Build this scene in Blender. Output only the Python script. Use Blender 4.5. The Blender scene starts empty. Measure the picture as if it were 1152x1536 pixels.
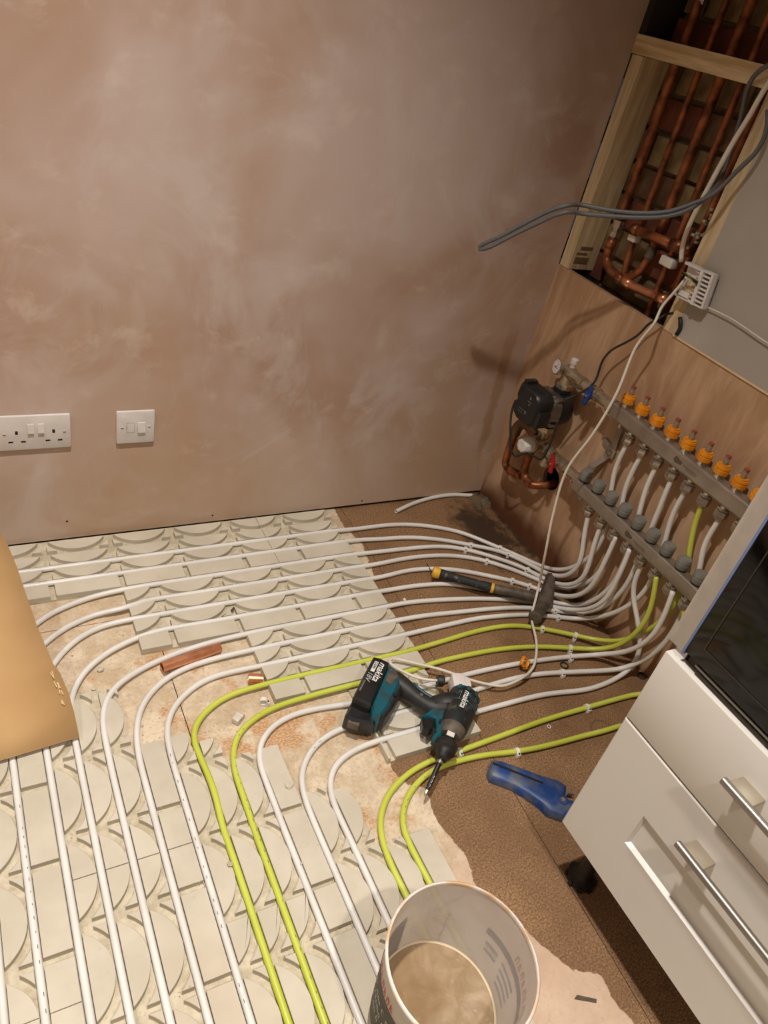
import bpy, bmesh, math, random
from mathutils import Vector, Matrix

S = bpy.context.scene
COL = S.collection
PI = math.pi

# ------------------------------------------------------------------ camera
cam_d = bpy.data.cameras.new('camera')
cam = bpy.data.objects.new('camera', cam_d)
COL.objects.link(cam)
S.camera = cam
CAM_POS = Vector((-1.42871, -1.54206, 1.26757))
CAM_R = [[0.874626, -0.437848, 0.208131], [-0.108419, -0.595097, -0.796307], [0.47252, 0.673905, -0.567958]]
M = Matrix(((CAM_R[0][0], -CAM_R[1][0], -CAM_R[2][0]),
            (CAM_R[0][1], -CAM_R[1][1], -CAM_R[2][1]),
            (CAM_R[0][2], -CAM_R[1][2], -CAM_R[2][2])))
cam.matrix_world = Matrix.Translation(CAM_POS) @ M.to_4x4()
cam_d.sensor_fit = 'HORIZONTAL'
cam_d.sensor_width = 36.0
cam_d.lens = 1121.646 / 1152.0 * 36.0
cam_d.clip_start = 0.02

# ------------------------------------------------------------------ world, lights, exposure
W = bpy.data.worlds.new('world')
S.world = W
W.use_nodes = True
W.node_tree.nodes['Background'].inputs[0].default_value = (0.02, 0.022, 0.03, 1)
W.node_tree.nodes['Background'].inputs[1].default_value = 1.0
S.view_settings.view_transform = 'Standard'
S.view_settings.look = 'None'
S.view_settings.gamma = 1
S.view_settings.use_curve_mapping = False
S.view_settings.exposure = 0.0
DOWNLIGHTS = [(-1.27, -0.88, 180), (-2.55, -0.95, 60), (-1.15, -2.15, 120), (-2.55, -2.3, 60)]
LIGHT_COL = (1.0, 0.93, 0.85)
for i, (lx, ly, pw) in enumerate(DOWNLIGHTS):
    ld = bpy.data.lights.new('downlight_lamp', 'SPOT')
    ld.energy = pw
    ld.color = LIGHT_COL
    ld.shadow_soft_size = 0.04
    ld.spot_size = math.radians(112)
    ld.spot_blend = 1.0
    lo = bpy.data.objects.new('downlight_lamp', ld)
    lo.location = (lx, ly, 2.385)
    COL.objects.link(lo)

D = {"pipes":{"1":[[-1.9,-0.1085,0.0135],[-1.2,-0.1085,0.0135],[-0.656,-0.1085,0.0135],[-0.576,-0.1085,0.0135],[-0.4887,-0.1073,0.0078],[-0.4452,-0.1063,0.0078],[-0.3594,-0.1117,0.0078],[-0.2612,-0.1419,0.0078],[-0.1742,-0.1945,0.0078],[-0.1405,-0.2363,0.0078],[-0.1054,-0.275,0.0078],[-0.0655,-0.3236,0.0078],[-0.0407,-0.3848,0.0192],[-0.04,-0.4335,0.0458],[-0.04,-0.4777,0.0833],[-0.0401,-0.5063,0.1302],[-0.0408,-0.5313,0.1802],[-0.0415,-0.5365,0.2407],[-0.0422,-0.5301,0.2811],[-0.0429,-0.48,0.4259],[-0.0436,-0.4823,0.4782],[-0.0443,-0.4865,0.5094]],
"2":[[-1.9,-0.1587,0.0135],[-1.2,-0.1587,0.0135],[-0.656,-0.1587,0.0135],[-0.576,-0.1587,0.0135],[-0.5,-0.1539,0.0078],[-0.4718,-0.1611,0.0078],[-0.3645,-0.1721,0.0078],[-0.2651,-0.2047,0.0078],[-0.1908,-0.2439,0.0078],[-0.1142,-0.288,0.0078],[-0.0678,-0.3483,0.0101],[-0.06,-0.4344,0.0365],[-0.06,-0.4773,0.0611],[-0.06,-0.5077,0.0856],[-0.0608,-0.5251,0.1208],[-0.0617,-0.5245,0.1544],[-0.0625,-0.5048,0.2001],[-0.0633,-0.4894,0.2483],[-0.0642,-0.4818,0.2878]],
"3":[[-1.476,-1.75,0.0135],[-1.476,-1.1573,0.0135],[-1.476,-0.6645,0.0135],[-1.476,-0.5645,0.0135],[-1.4778,-0.5073,0.0078],[-1.4655,-0.4543,0.0078],[-1.44,-0.389,0.0078],[-1.4067,-0.3373,0.0078],[-1.3727,-0.2975,0.0078],[-1.3476,-0.2695,0.0078],[-1.3116,-0.247,0.0078],[-1.268,-0.23,0.0082],[-1.2091,-0.217,0.0099],[-1.128,-0.2147,0.0135],[-1.008,-0.2147,0.0135],[-0.655,-0.2147,0.0135],[-0.575,-0.2147,0.0135],[-0.5166,-0.2108,0.0078],[-0.4929,-0.213,0.0078],[-0.3892,-0.2183,0.0078],[-0.2804,-0.2308,0.0078],[-0.2181,-0.2576,0.0078],[-0.1555,-0.3031,0.0078],[-0.0912,-0.3632,0.0078],[-0.0667,-0.4212,0.0166],[-0.065,-0.4801,0.0395],[-0.065,-0.5373,0.0878],[-0.065,-0.5554,0.1285],[-0.065,-0.5503,0.1721],[-0.065,-0.5415,0.2117],[-0.065,-0.5347,0.2522],[-0.065,-0.5319,0.2947]],
"4":[[-1.4258,-1.75,0.0135],[-1.4258,-1.18,0.0135],[-1.4258,-0.71,0.0135],[-1.4258,-0.61,0.0135],[-1.427,-0.5673,0.0145],[-1.428,-0.5247,0.0103],[-1.4208,-0.4679,0.0082],[-1.4016,-0.4125,0.0078],[-1.373,-0.3711,0.0078],[-1.3441,-0.3388,0.0078],[-1.3207,-0.3173,0.0078],[-1.2828,-0.2934,0.0078],[-1.2631,-0.289,0.0078],[-1.2257,-0.2726,0.0086],[-1.2056,-0.2786,0.0126],[-1.1638,-0.2843,0.0205],[-1.128,-0.2649,0.0135],[-1.008,-0.2649,0.0135],[-0.655,-0.2649,0.0135],[-0.575,-0.2649,0.0135],[-0.5161,-0.2606,0.0078],[-0.4091,-0.2555,0.0078],[-0.3015,-0.2669,0.0078],[-0.2224,-0.2941,0.0078],[-0.1632,-0.3325,0.0078],[-0.1074,-0.386,0.0078],[-0.0624,-0.4366,0.0078],[-0.0439,-0.4727,0.0134],[-0.04,-0.5329,0.0736],[-0.04,-0.5646,0.1217],[-0.04,-0.5761,0.1704],[-0.0401,-0.5763,0.2083],[-0.0408,-0.5607,0.2992],[-0.0415,-0.541,0.3677],[-0.0422,-0.5346,0.3841],[-0.0429,-0.5314,0.4286],[-0.0436,-0.5328,0.4799],[-0.0443,-0.5371,0.5097]],
"5":[[-1.3698,-1.75,0.0135],[-1.3698,-1.1812,0.0135],[-1.3698,-0.7124,0.0135],[-1.3698,-0.6124,0.0135],[-1.3697,-0.5461,0.0145],[-1.3664,-0.4881,0.0129],[-1.3533,-0.4375,0.0103],[-1.3311,-0.3982,0.0083],[-1.3068,-0.3654,0.0078],[-1.2641,-0.3306,0.0082],[-1.2034,-0.3132,0.0103],[-1.128,-0.3151,0.0135],[-1.008,-0.3151,0.0135],[-0.655,-0.3151,0.0135],[-0.575,-0.3151,0.0135],[-0.5209,-0.3115,0.0078],[-0.4341,-0.3022,0.0078],[-0.3565,-0.3123,0.0078],[-0.2846,-0.3357,0.0078],[-0.1982,-0.3848,0.0078],[-0.1547,-0.4095,0.0078],[-0.116,-0.441,0.0078],[-0.0724,-0.4959,0.0156],[-0.07,-0.5421,0.0478],[-0.0695,-0.5744,0.0849],[-0.0686,-0.5921,0.1326],[-0.0677,-0.5917,0.1985],[-0.0668,-0.5913,0.2529],[-0.0659,-0.5873,0.294]],
"6":[[-1.3196,-1.75,0.0135],[-1.3196,-1.1933,0.0135],[-1.3196,-0.7367,0.0135],[-1.3196,-0.6367,0.0135],[-1.3191,-0.5935,0.0145],[-1.3203,-0.5537,0.0152],[-1.3138,-0.4979,0.0141],[-1.3016,-0.4666,0.011],[-1.2687,-0.4266,0.009],[-1.2178,-0.3921,0.0104],[-1.128,-0.3653,0.0135],[-1.008,-0.3653,0.0135],[-0.655,-0.3653,0.0135],[-0.575,-0.3653,0.0135],[-0.5203,-0.3619,0.0078],[-0.4659,-0.3616,0.0078],[-0.3642,-0.3739,0.0078],[-0.3169,-0.3885,0.0078],[-0.2738,-0.4108,0.0078],[-0.1676,-0.4673,0.0078],[-0.0845,-0.5161,0.0078],[-0.0478,-0.5456,0.0151],[-0.045,-0.5965,0.0773],[-0.045,-0.6222,0.1401],[-0.045,-0.6308,0.1811],[-0.045,-0.6265,0.2421],[-0.045,-0.6122,0.3295],[-0.045,-0.601,0.3827],[-0.045,-0.5979,0.3896],[-0.045,-0.5876,0.4374],[-0.045,-0.5855,0.4856],[-0.045,-0.5884,0.5118]],
"7":[[-1.2694,-1.75,0.0135],[-1.2694,-1.2126,0.0135],[-1.2694,-0.7752,0.0135],[-1.2694,-0.6752,0.0135],[-1.2682,-0.633,0.0145],[-1.2683,-0.5986,0.0149],[-1.2692,-0.5654,0.0164],[-1.26,-0.5342,0.0178],[-1.2426,-0.5067,0.0162],[-1.2031,-0.4765,0.0118],[-1.1474,-0.4497,0.0086],[-1.0933,-0.4351,0.0085],[-1.0143,-0.4246,0.0112],[-0.899,-0.4213,0.0135],[-0.779,-0.4213,0.0135],[-0.655,-0.4213,0.0135],[-0.575,-0.4213,0.0135],[-0.4948,-0.4157,0.0078],[-0.3969,-0.4296,0.0078],[-0.2983,-0.4491,0.0078],[-0.2018,-0.477,0.0078],[-0.1549,-0.4946,0.0078],[-0.0973,-0.5327,0.0078],[-0.075,-0.5798,0.0356],[-0.0746,-0.6316,0.0969],[-0.0727,-0.6514,0.1536],[-0.0708,-0.6477,0.2105],[-0.0688,-0.6458,0.2538],[-0.0669,-0.6388,0.2963]],
"8":[[-1.2192,-1.75,0.0135],[-1.2192,-1.2351,0.0135],[-1.2192,-0.8202,0.0135],[-1.2192,-0.7202,0.0135],[-1.2194,-0.6793,0.0145],[-1.2175,-0.6475,0.0124],[-1.2137,-0.6117,0.0099],[-1.2023,-0.575,0.0082],[-1.1774,-0.5371,0.0078],[-1.1384,-0.5007,0.0078],[-1.0892,-0.4812,0.0082],[-1.0278,-0.4725,0.0099],[-0.899,-0.4715,0.0135],[-0.779,-0.4715,0.0135],[-0.655,-0.4715,0.0135],[-0.575,-0.4715,0.0135],[-0.469,-0.4704,0.0078],[-0.3934,-0.4795,0.0078],[-0.2615,-0.4959,0.0078],[-0.165,-0.5178,0.0078],[-0.1058,-0.5438,0.0078],[-0.0541,-0.5689,0.0099],[-0.045,-0.6136,0.058],[-0.045,-0.6408,0.1086],[-0.045,-0.6595,0.1691],[-0.045,-0.6633,0.2327],[-0.045,-0.6592,0.2652],[-0.045,-0.6557,0.3289],[-0.045,-0.6484,0.3718],[-0.045,-0.6466,0.4093],[-0.045,-0.6459,0.425],[-0.045,-0.6372,0.4772],[-0.045,-0.6375,0.5111]],
"9":[[-1.1632,-1.75,0.0135],[-1.1632,-1.2511,0.0135],[-1.1632,-0.8521,0.0135],[-1.1632,-0.7521,0.0135],[-1.1637,-0.7034,0.0145],[-1.1622,-0.6664,0.0141],[-1.1616,-0.6429,0.0124],[-1.1555,-0.6125,0.0099],[-1.1402,-0.5845,0.0082],[-1.1123,-0.5557,0.0078],[-1.0686,-0.5265,0.0078],[-1.0212,-0.5158,0.0082],[-0.9443,-0.519,0.0103],[-0.899,-0.5217,0.0135],[-0.779,-0.5217,0.0135],[-0.655,-0.5217,0.0135],[-0.575,-0.5217,0.0135],[-0.5331,-0.5158,0.0078],[-0.4744,-0.5147,0.0078],[-0.4145,-0.5147,0.0078],[-0.3461,-0.5138,0.0078],[-0.1815,-0.5404,0.0078],[-0.0932,-0.5756,0.0078],[-0.0567,-0.5912,0.0089],[-0.045,-0.6433,0.0662],[-0.045,-0.6883,0.1385],[-0.045,-0.7119,0.2028],[-0.045,-0.716,0.2696],[-0.045,-0.7021,0.34],[-0.045,-0.697,0.374],[-0.045,-0.6807,0.4248],[-0.045,-0.6796,0.4498],[-0.045,-0.6831,0.4759],[-0.045,-0.6848,0.5105]],
"10":[[-1.113,-1.75,0.0135],[-1.113,-1.2929,0.0135],[-1.113,-0.9358,0.0135],[-1.113,-0.8358,0.0135],[-1.1091,-0.8116,0.0176],[-1.1109,-0.7266,0.0165],[-1.1169,-0.6738,0.0154],[-1.1152,-0.6533,0.0133],[-1.1033,-0.6289,0.0102],[-1.0713,-0.6014,0.0083],[-1.0281,-0.5774,0.0086],[-0.9625,-0.5729,0.0118],[-0.899,-0.5719,0.0135],[-0.779,-0.5719,0.0135],[-0.655,-0.5719,0.0135],[-0.575,-0.5719,0.0135],[-0.502,-0.563,0.0078],[-0.4411,-0.5587,0.0078],[-0.3713,-0.5535,0.0078],[-0.261,-0.5604,0.0078],[-0.1841,-0.5926,0.0078],[-0.114,-0.6434,0.0156],[-0.0693,-0.6875,0.0285],[-0.045,-0.7334,0.0687],[-0.045,-0.7589,0.118],[-0.045,-0.785,0.1736],[-0.045,-0.7956,0.2236],[-0.045,-0.7957,0.2706],[-0.045,-0.7945,0.3008],[-0.045,-0.7624,0.3894],[-0.045,-0.7466,0.4289],[-0.045,-0.7353,0.4749],[-0.045,-0.7329,0.5092]],
"11":[[-1.0628,-1.75,0.0135],[-1.0628,-1.3004,0.0135],[-1.0628,-0.9508,0.0135],[-1.0628,-0.8508,0.0135],[-1.0601,-0.8121,0.0155],[-1.0634,-0.7644,0.0147],[-1.0593,-0.7283,0.0129],[-1.0445,-0.6943,0.0102],[-1.0179,-0.6625,0.0083],[-0.9838,-0.6443,0.0083],[-0.9349,-0.6323,0.0103],[-0.8558,-0.6296,0.013],[-0.7991,-0.6287,0.0144],[-0.73,-0.6279,0.0135],[-0.61,-0.6279,0.0135],[-0.58,-0.6279,0.0135],[-0.5326,-0.6164,0.0078],[-0.4761,-0.6169,0.0078],[-0.3471,-0.6231,0.0078],[-0.2392,-0.643,0.0078],[-0.1554,-0.6744,0.012],[-0.0931,-0.7074,0.0237],[-0.075,-0.7446,0.0716],[-0.0741,-0.762,0.1242],[-0.0718,-0.7711,0.1846],[-0.0695,-0.7594,0.2383],[-0.0673,-0.7355,0.2911]],
"12":[[-1.0126,-1.75,0.0135],[-1.0126,-1.3085,0.0135],[-1.0126,-0.967,0.0135],[-1.0126,-0.867,0.0135],[-1.0116,-0.8279,0.0145],[-1.0119,-0.7696,0.0149],[-1.0124,-0.7471,0.0156],[-1.0045,-0.7202,0.0147],[-0.9825,-0.6934,0.0114],[-0.9404,-0.6683,0.0086],[-0.8899,-0.6582,0.0078],[-0.8359,-0.6621,0.0082],[-0.7774,-0.6719,0.01],[-0.73,-0.6781,0.0135],[-0.61,-0.6781,0.0135],[-0.58,-0.6781,0.0135],[-0.537,-0.672,0.0078],[-0.494,-0.6714,0.0078],[-0.3814,-0.6739,0.0078],[-0.2689,-0.6832,0.0078],[-0.1741,-0.6986,0.0108],[-0.1017,-0.7198,0.0196],[-0.085,-0.7716,0.0787],[-0.0842,-0.8008,0.1297],[-0.0804,-0.8126,0.1878],[-0.0765,-0.8056,0.23],[-0.0727,-0.7984,0.2751],[-0.0688,-0.7903,0.2949]],
"13":[[-0.9566,-1.75,0.0135],[-0.9566,-1.3351,0.0135],[-0.9566,-1.0202,0.0135],[-0.9566,-0.9202,0.0135],[-0.9566,-0.873,0.0145],[-0.9509,-0.8296,0.0103],[-0.938,-0.789,0.0082],[-0.9166,-0.7578,0.0078],[-0.8829,-0.739,0.0082],[-0.8163,-0.7234,0.0099],[-0.73,-0.7283,0.0135],[-0.61,-0.7283,0.0135],[-0.565,-0.7283,0.0135],[-0.4978,-0.72,0.0078],[-0.4151,-0.7154,0.0078],[-0.3199,-0.7173,0.0078],[-0.2689,-0.7253,0.0078],[-0.1632,-0.7555,0.0153],[-0.0666,-0.78,0.022],[-0.045,-0.8014,0.0677],[-0.045,-0.8192,0.1171],[-0.045,-0.8278,0.1893],[-0.045,-0.8221,0.2699],[-0.045,-0.8126,0.3433],[-0.045,-0.8028,0.3822],[-0.045,-0.7918,0.3975],[-0.045,-0.7823,0.4413],[-0.045,-0.7883,0.4853],[-0.045,-0.7858,0.514]],
"14":[[-0.9064,-1.75,0.0135],[-0.9064,-1.3466,0.0135],[-0.9064,-1.0431,0.0135],[-0.9064,-0.9431,0.0135],[-0.9082,-0.8934,0.0145],[-0.9043,-0.8467,0.0124],[-0.8875,-0.8151,0.0099],[-0.8552,-0.7912,0.0086],[-0.8024,-0.7769,0.0099],[-0.73,-0.7785,0.0135],[-0.61,-0.7785,0.0135],[-0.565,-0.7785,0.0135],[-0.5222,-0.7734,0.0078],[-0.4283,-0.7745,0.0078],[-0.3098,-0.7793,0.0078],[-0.2001,-0.7989,0.0078],[-0.1502,-0.7985,0.0078],[-0.0766,-0.7889,0.0078],[-0.0511,-0.787,0.02],[-0.05,-0.7895,0.0708],[-0.0509,-0.7716,0.1115],[-0.0533,-0.7534,0.1401],[-0.0556,-0.7138,0.1752],[-0.058,-0.6917,0.2],[-0.0603,-0.6848,0.2402],[-0.0627,-0.6842,0.2891]],
"15":[[-0.8562,-1.75,0.0135],[-0.8562,-1.4,0.0135],[-0.8562,-1.1526,0.0135],[-0.8562,-1.0726,0.0135],[-0.8583,-1.0226,0.0147],[-0.857,-0.9946,0.0145],[-0.8472,-0.9618,0.0078],[-0.8422,-0.9481,0.0078],[-0.827,-0.9215,0.0078],[-0.7893,-0.8875,0.0078],[-0.7214,-0.8602,0.0078],[-0.6612,-0.8517,0.0078],[-0.6043,-0.8521,0.0078],[-0.5729,-0.8502,0.0078],[-0.4777,-0.846,0.0078],[-0.3566,-0.8412,0.0078],[-0.2367,-0.843,0.0078],[-0.1525,-0.8445,0.0078],[-0.0879,-0.8468,0.0078],[-0.0689,-0.8459,0.0078],[-0.052,-0.868,0.022],[-0.05,-0.905,0.075],[-0.05,-0.92,0.15],[-0.05,-0.904,0.3162],[-0.05,-0.846,0.4488],[-0.05,-0.834,0.51]],
"16":[[-0.806,-1.75,0.0135],[-0.806,-1.4,0.0135],[-0.806,-1.1239,0.0135],[-0.806,-1.0439,0.0135],[-0.8073,-0.9939,0.0145],[-0.8029,-0.9704,0.0078],[-0.7964,-0.9498,0.0078],[-0.7814,-0.9269,0.0078],[-0.7394,-0.8935,0.0078],[-0.6724,-0.8711,0.0078],[-0.6161,-0.8714,0.0078],[-0.5592,-0.8756,0.0078],[-0.4787,-0.8924,0.0078],[-0.3895,-0.9021,0.0078],[-0.2897,-0.9067,0.0078],[-0.2017,-0.9121,0.0078],[-0.1852,-0.9055,0.0078],[-0.125,-0.945,0.01],[-0.078,-0.965,0.045],[-0.065,-0.95,0.12],[-0.065,-0.92,0.15],[-0.065,-0.898,0.1798],[-0.065,-0.84,0.2552],[-0.065,-0.828,0.29]]},"cable_top":[[-0.03,-0.4187,1.2608],[-0.035,-0.4139,1.2044],[-0.04,-0.4064,1.149],[-0.05,-0.4013,1.0423],[-0.04,-0.3887,0.9836],[-0.03,-0.3855,0.9397],[-0.02,-0.3919,0.9078]],
"cable_low":[[-0.03,-0.4334,0.8956],[-0.045,-0.4307,0.8559],[-0.06,-0.4231,0.8108],[-0.075,-0.4399,0.7924],[-0.09,-0.4292,0.7266],[-0.13,-0.4645,0.6252],[-0.16,-0.4733,0.5261],[-0.185,-0.4635,0.4189],[-0.2,-0.4906,0.3104],[-0.205,-0.5213,0.2085],[-0.1768,-0.5213,0.09],[-0.2036,-0.5531,0.066],[-0.2152,-0.566,0.05],[-0.2127,-0.5707,0.03],[-0.2252,-0.6032,0.024],[-0.2423,-0.6369,0.024],[-0.2693,-0.6735,0.024],[-0.3033,-0.7083,0.026],[-0.3312,-0.7242,0.026],[-0.3596,-0.733,0.026],[-0.391,-0.7368,0.024],[-0.4223,-0.7372,0.024],[-0.4449,-0.7253,0.024],[-0.4706,-0.7097,0.024],[-0.5062,-0.6819,0.026],[-0.5423,-0.6554,0.03],[-0.5692,-0.6374,0.03],[-0.5983,-0.6207,0.032],[-0.6233,-0.6043,0.032],[-0.6438,-0.5953,0.034],[-0.657,-0.5998,0.036],[-0.6562,-0.6143,0.038],[-0.6452,-0.6356,0.04],[-0.6319,-0.6553,0.042],[-0.6184,-0.6739,0.045],[-0.5993,-0.688,0.048],[-0.579,-0.6976,0.05]],
"grey_cable":[[-0.03,-0.4445,1.2205],[-0.03,-0.4603,1.1955],[-0.03,-0.4632,1.1559],[-0.045,-0.4479,1.1087],[-0.065,-0.4355,1.0602],[-0.09,-0.4135,1.0314],[-0.12,-0.3918,1.0073],[-0.15,-0.3632,0.9927],[-0.18,-0.3309,0.9823],[-0.21,-0.2951,0.9756],[-0.24,-0.2571,0.9702],[-0.27,-0.2653,0.9694],[-0.29,-0.2454,0.9536],[-0.31,-0.2221,0.9274],[-0.34,-0.1987,0.8928],[-0.37,-0.1736,0.857],[-0.385,-0.1584,0.8422],[-0.39,-0.1524,0.8311],[-0.39,-0.1571,0.8286],[-0.385,-0.1649,0.8302],[-0.37,-0.1792,0.8468],[-0.34,-0.2043,0.8828],[-0.31,-0.2288,0.9155],[-0.29,-0.252,0.942],[-0.27,-0.272,0.9579],[-0.24,-0.2661,0.9547],[-0.21,-0.302,0.9638],[-0.18,-0.336,0.9738],[-0.15,-0.3679,0.985],[-0.12,-0.3965,0.9997],[-0.09,-0.4181,1.0239],[-0.05,-0.4157,1.0601],[0.0,-0.3829,1.0911],[0.02,-0.3597,1.1401],[0.01,-0.3568,1.2021],[-0.01,-0.361,1.241],[-0.02,-0.3703,1.267],[-0.03,-0.4013,1.2881],[-0.03,-0.4189,1.3055]],
"black_cable":[[0.0,-0.4148,0.7982],[-0.02,-0.4101,0.7958],[-0.03,-0.4048,0.774],[-0.03,-0.3871,0.7661],[-0.03,-0.3758,0.7311],[-0.04,-0.3493,0.6919],[-0.05,-0.3282,0.6646],[-0.06,-0.3243,0.6315],[-0.06,-0.3293,0.6058],[-0.07,-0.337,0.5778],[-0.085,-0.3245,0.5496],[-0.1,-0.3123,0.5287],[-0.12,-0.3096,0.5206]],
"pump_lead":[[-0.15,-0.1772,0.4476],[-0.155,-0.1832,0.4155],[-0.16,-0.2106,0.3672],[-0.15,-0.2306,0.3166],[-0.14,-0.2378,0.3077],[-0.13,-0.2653,0.3348],[-0.13,-0.3222,0.3519],[-0.13,-0.3302,0.379],[-0.13,-0.3306,0.4385],[-0.13,-0.3267,0.4746]],
"string":[[-0.012,-0.4737,0.8469],[-0.012,-0.5017,0.8498],[-0.012,-0.5724,0.8526],[-0.012,-0.6687,0.8461],[-0.012,-0.7148,0.847]],
"offcut":[[-0.3417,-0.0513,0.008],[-0.2663,-0.0238,0.008],[-0.1838,-0.0064,0.008],[-0.1075,-0.0048,0.008],[-0.0442,-0.0191,0.008]],
"battery":[[-0.714,-0.623,0.09],[-0.7006,-0.6308,0.09],[-0.6872,-0.6476,0.09],[-0.7319,-0.6938,0.09],[-0.7765,-0.7405,0.09],[-0.7854,-0.7348,0.09],[-0.8048,-0.7118,0.09],[-0.7622,-0.6688,0.09]],
"foot":[[-0.6831,-0.6431,0.078],[-0.6686,-0.6678,0.078],[-0.6722,-0.6836,0.078],[-0.6853,-0.6998,0.078],[-0.733,-0.7434,0.078],[-0.7641,-0.7645,0.078],[-0.7766,-0.7529,0.078],[-0.7698,-0.7323,0.078]],
"handle":[[-0.6816,-0.6737,0.055],[-0.666,-0.7016,0.055],[-0.6506,-0.7376,0.055],[-0.6312,-0.7648,0.056],[-0.6037,-0.7731,0.056]],
"bodyaxis":[[-0.5404,-0.7518,0.055],[-0.6255,-0.8309,0.055],[-0.6653,-0.8683,0.055],[-0.6793,-0.8781,0.055],[-0.7389,-0.9308,0.055]],
"front":[[-0.6739,-0.7856,0.068],[-0.6376,-0.7698,0.068],[-0.598,-0.7721,0.068],[-0.6391,-0.8219,0.068],[-0.6582,-0.8399,0.068],[-0.6705,-0.8419,0.068],[-0.6747,-0.8347,0.068],[-0.656,-0.8167,0.068],[-0.6479,-0.7979,0.068],[-0.6595,-0.7882,0.068]],
"trigger":[[-0.6761,-0.7905,0.062],[-0.6586,-0.7897,0.062],[-0.6519,-0.8009,0.062],[-0.6637,-0.8155,0.062],[-0.6761,-0.8206,0.062],[-0.6837,-0.8093,0.062]],
"cutter":[[-0.5739,-0.9175,0.022],[-0.5534,-0.8998,0.022],[-0.5371,-0.9051,0.022],[-0.5006,-0.9363,0.022],[-0.4702,-0.9654,0.022],[-0.4407,-0.9855,0.022],[-0.4324,-1.0037,0.022],[-0.4411,-1.0109,0.022],[-0.4505,-1.0195,0.022],[-0.4494,-1.0298,0.022],[-0.4383,-1.0369,0.022],[-0.4306,-1.0526,0.022],[-0.4557,-1.0697,0.022],[-0.4832,-1.0586,0.022],[-0.5048,-1.0401,0.022],[-0.5103,-1.0189,0.022],[-0.5254,-0.9909,0.022],[-0.5407,-0.9675,0.022],[-0.5533,-0.955,0.022],[-0.5774,-0.9334,0.022]],
"cutslot":[[-0.5562,-0.9057,0.024],[-0.4791,-0.981,0.024],[-0.4821,-0.9851,0.024],[-0.5594,-0.9106,0.024]],
"cutblade":[[-0.4304,-1.0029,0.015],[-0.4243,-1.0236,0.015],[-0.4366,-1.0177,0.015],[-0.4483,-1.0221,0.015]],
"hammer":[[-0.385,-0.3519,0.035],[-0.2589,-0.4471,0.036],[-0.1463,-0.5209,0.04],[-0.0623,-0.4533,0.04],[-0.2068,-0.5751,0.04]],
"card":[[[-1.3959,-0.1352,0.16],[-1.3847,-0.1729,0.15],[-1.3738,-0.2377,0.14],[-1.3653,-0.3036,0.125],[-1.3542,-0.3809,0.105],[-1.337,-0.4679,0.085],[-1.3277,-0.4839,0.075],[-1.3186,-0.526,0.06],[-1.3144,-0.559,0.045],[-1.3127,-0.6077,0.03]]],
"clips":{"1":[[-0.1095,-0.2616,0.0078]],
"2":[[-0.1955,-0.2401,0.0078],[-0.0892,-0.3155,0.0078]],
"3":[[-0.2164,-0.2585,0.0078],[-0.0747,-0.3875,0.0078]],
"4":[[-0.1892,-0.3149,0.0078]],
"5":[[-0.1464,-0.4143,0.0078],[-0.1235,-0.4351,0.0078]],
"8":[[-0.1016,-0.5474,0.0078]],
"9":[[-0.1168,-0.567,0.0078]],
"10":[[-0.1841,-0.5926,0.0078],[-0.0979,-0.6424,0.0078]],
"11":[[-0.1456,-0.6731,0.0078]],
"12":[[-0.177,-0.6956,0.0078]],
"13":[[-0.2241,-0.7358,0.0078]],
"15":[[-0.2327,-0.8432,0.0078],[-0.6062,-0.8524,0.0078]],
"16":[[-0.4821,-0.8922,0.0078]]},"misc":{"orange":[-0.3185,-0.6907,0.014],"oring":[-0.1996,-0.7125,0.004],"oring2":[-0.0224,-0.8009,0.004],"whitering":[-0.358,-0.856,0.003],"looseclip":[-0.9532,-0.614,0.008],"block":[-1.0154,-0.6369,0.009],"chip":[-0.6453,-1.3368,0.004],"cu1a":[-1.1301,-0.4748,0.02],"cu1b":[-0.9989,-0.4517,0.02],"cu2a":[-0.9643,-0.5465,0.02],"cu2b":[-0.9349,-0.5569,0.02],"bag":[-0.0421,-0.0496,0.006],"box":[-0.5394,-0.7141,0.04],"grom":[-0.576,-0.6985,0.05],"wire1":[-0.3624,-0.283,0.003],"wire2":[-0.3692,-0.3518,0.003],"crumb1":[-1.2462,-0.432,0.007],"crumb2":[-1.2673,-0.48,0.006],"crumb3":[-1.0087,-0.9698,0.02],"crumb4":[-1.1232,-0.9295,0.02],"crumb5":[-0.9748,-0.8209,0.02],"tuft1":[-1.0708,0.0554,0.003],"yb":[-0.4429,-0.3974,0.002],"wb":[-0.4953,-0.3998,0.004],"silver":[-0.9415,-0.3389,0.02]},"p":0.0502,"q":0.05599,"y0":-0.21472,"x0":-1.3698}

# ------------------------------------------------------------------ helpers
random.seed(7)
def lin(c):
    return tuple((x / 12.92 if x <= .04045 else ((x + .055) / 1.055) ** 2.4) for x in c)
def rgb(r, g, b):
    return lin((r / 255., g / 255., b / 255.)) + (1,)

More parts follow.
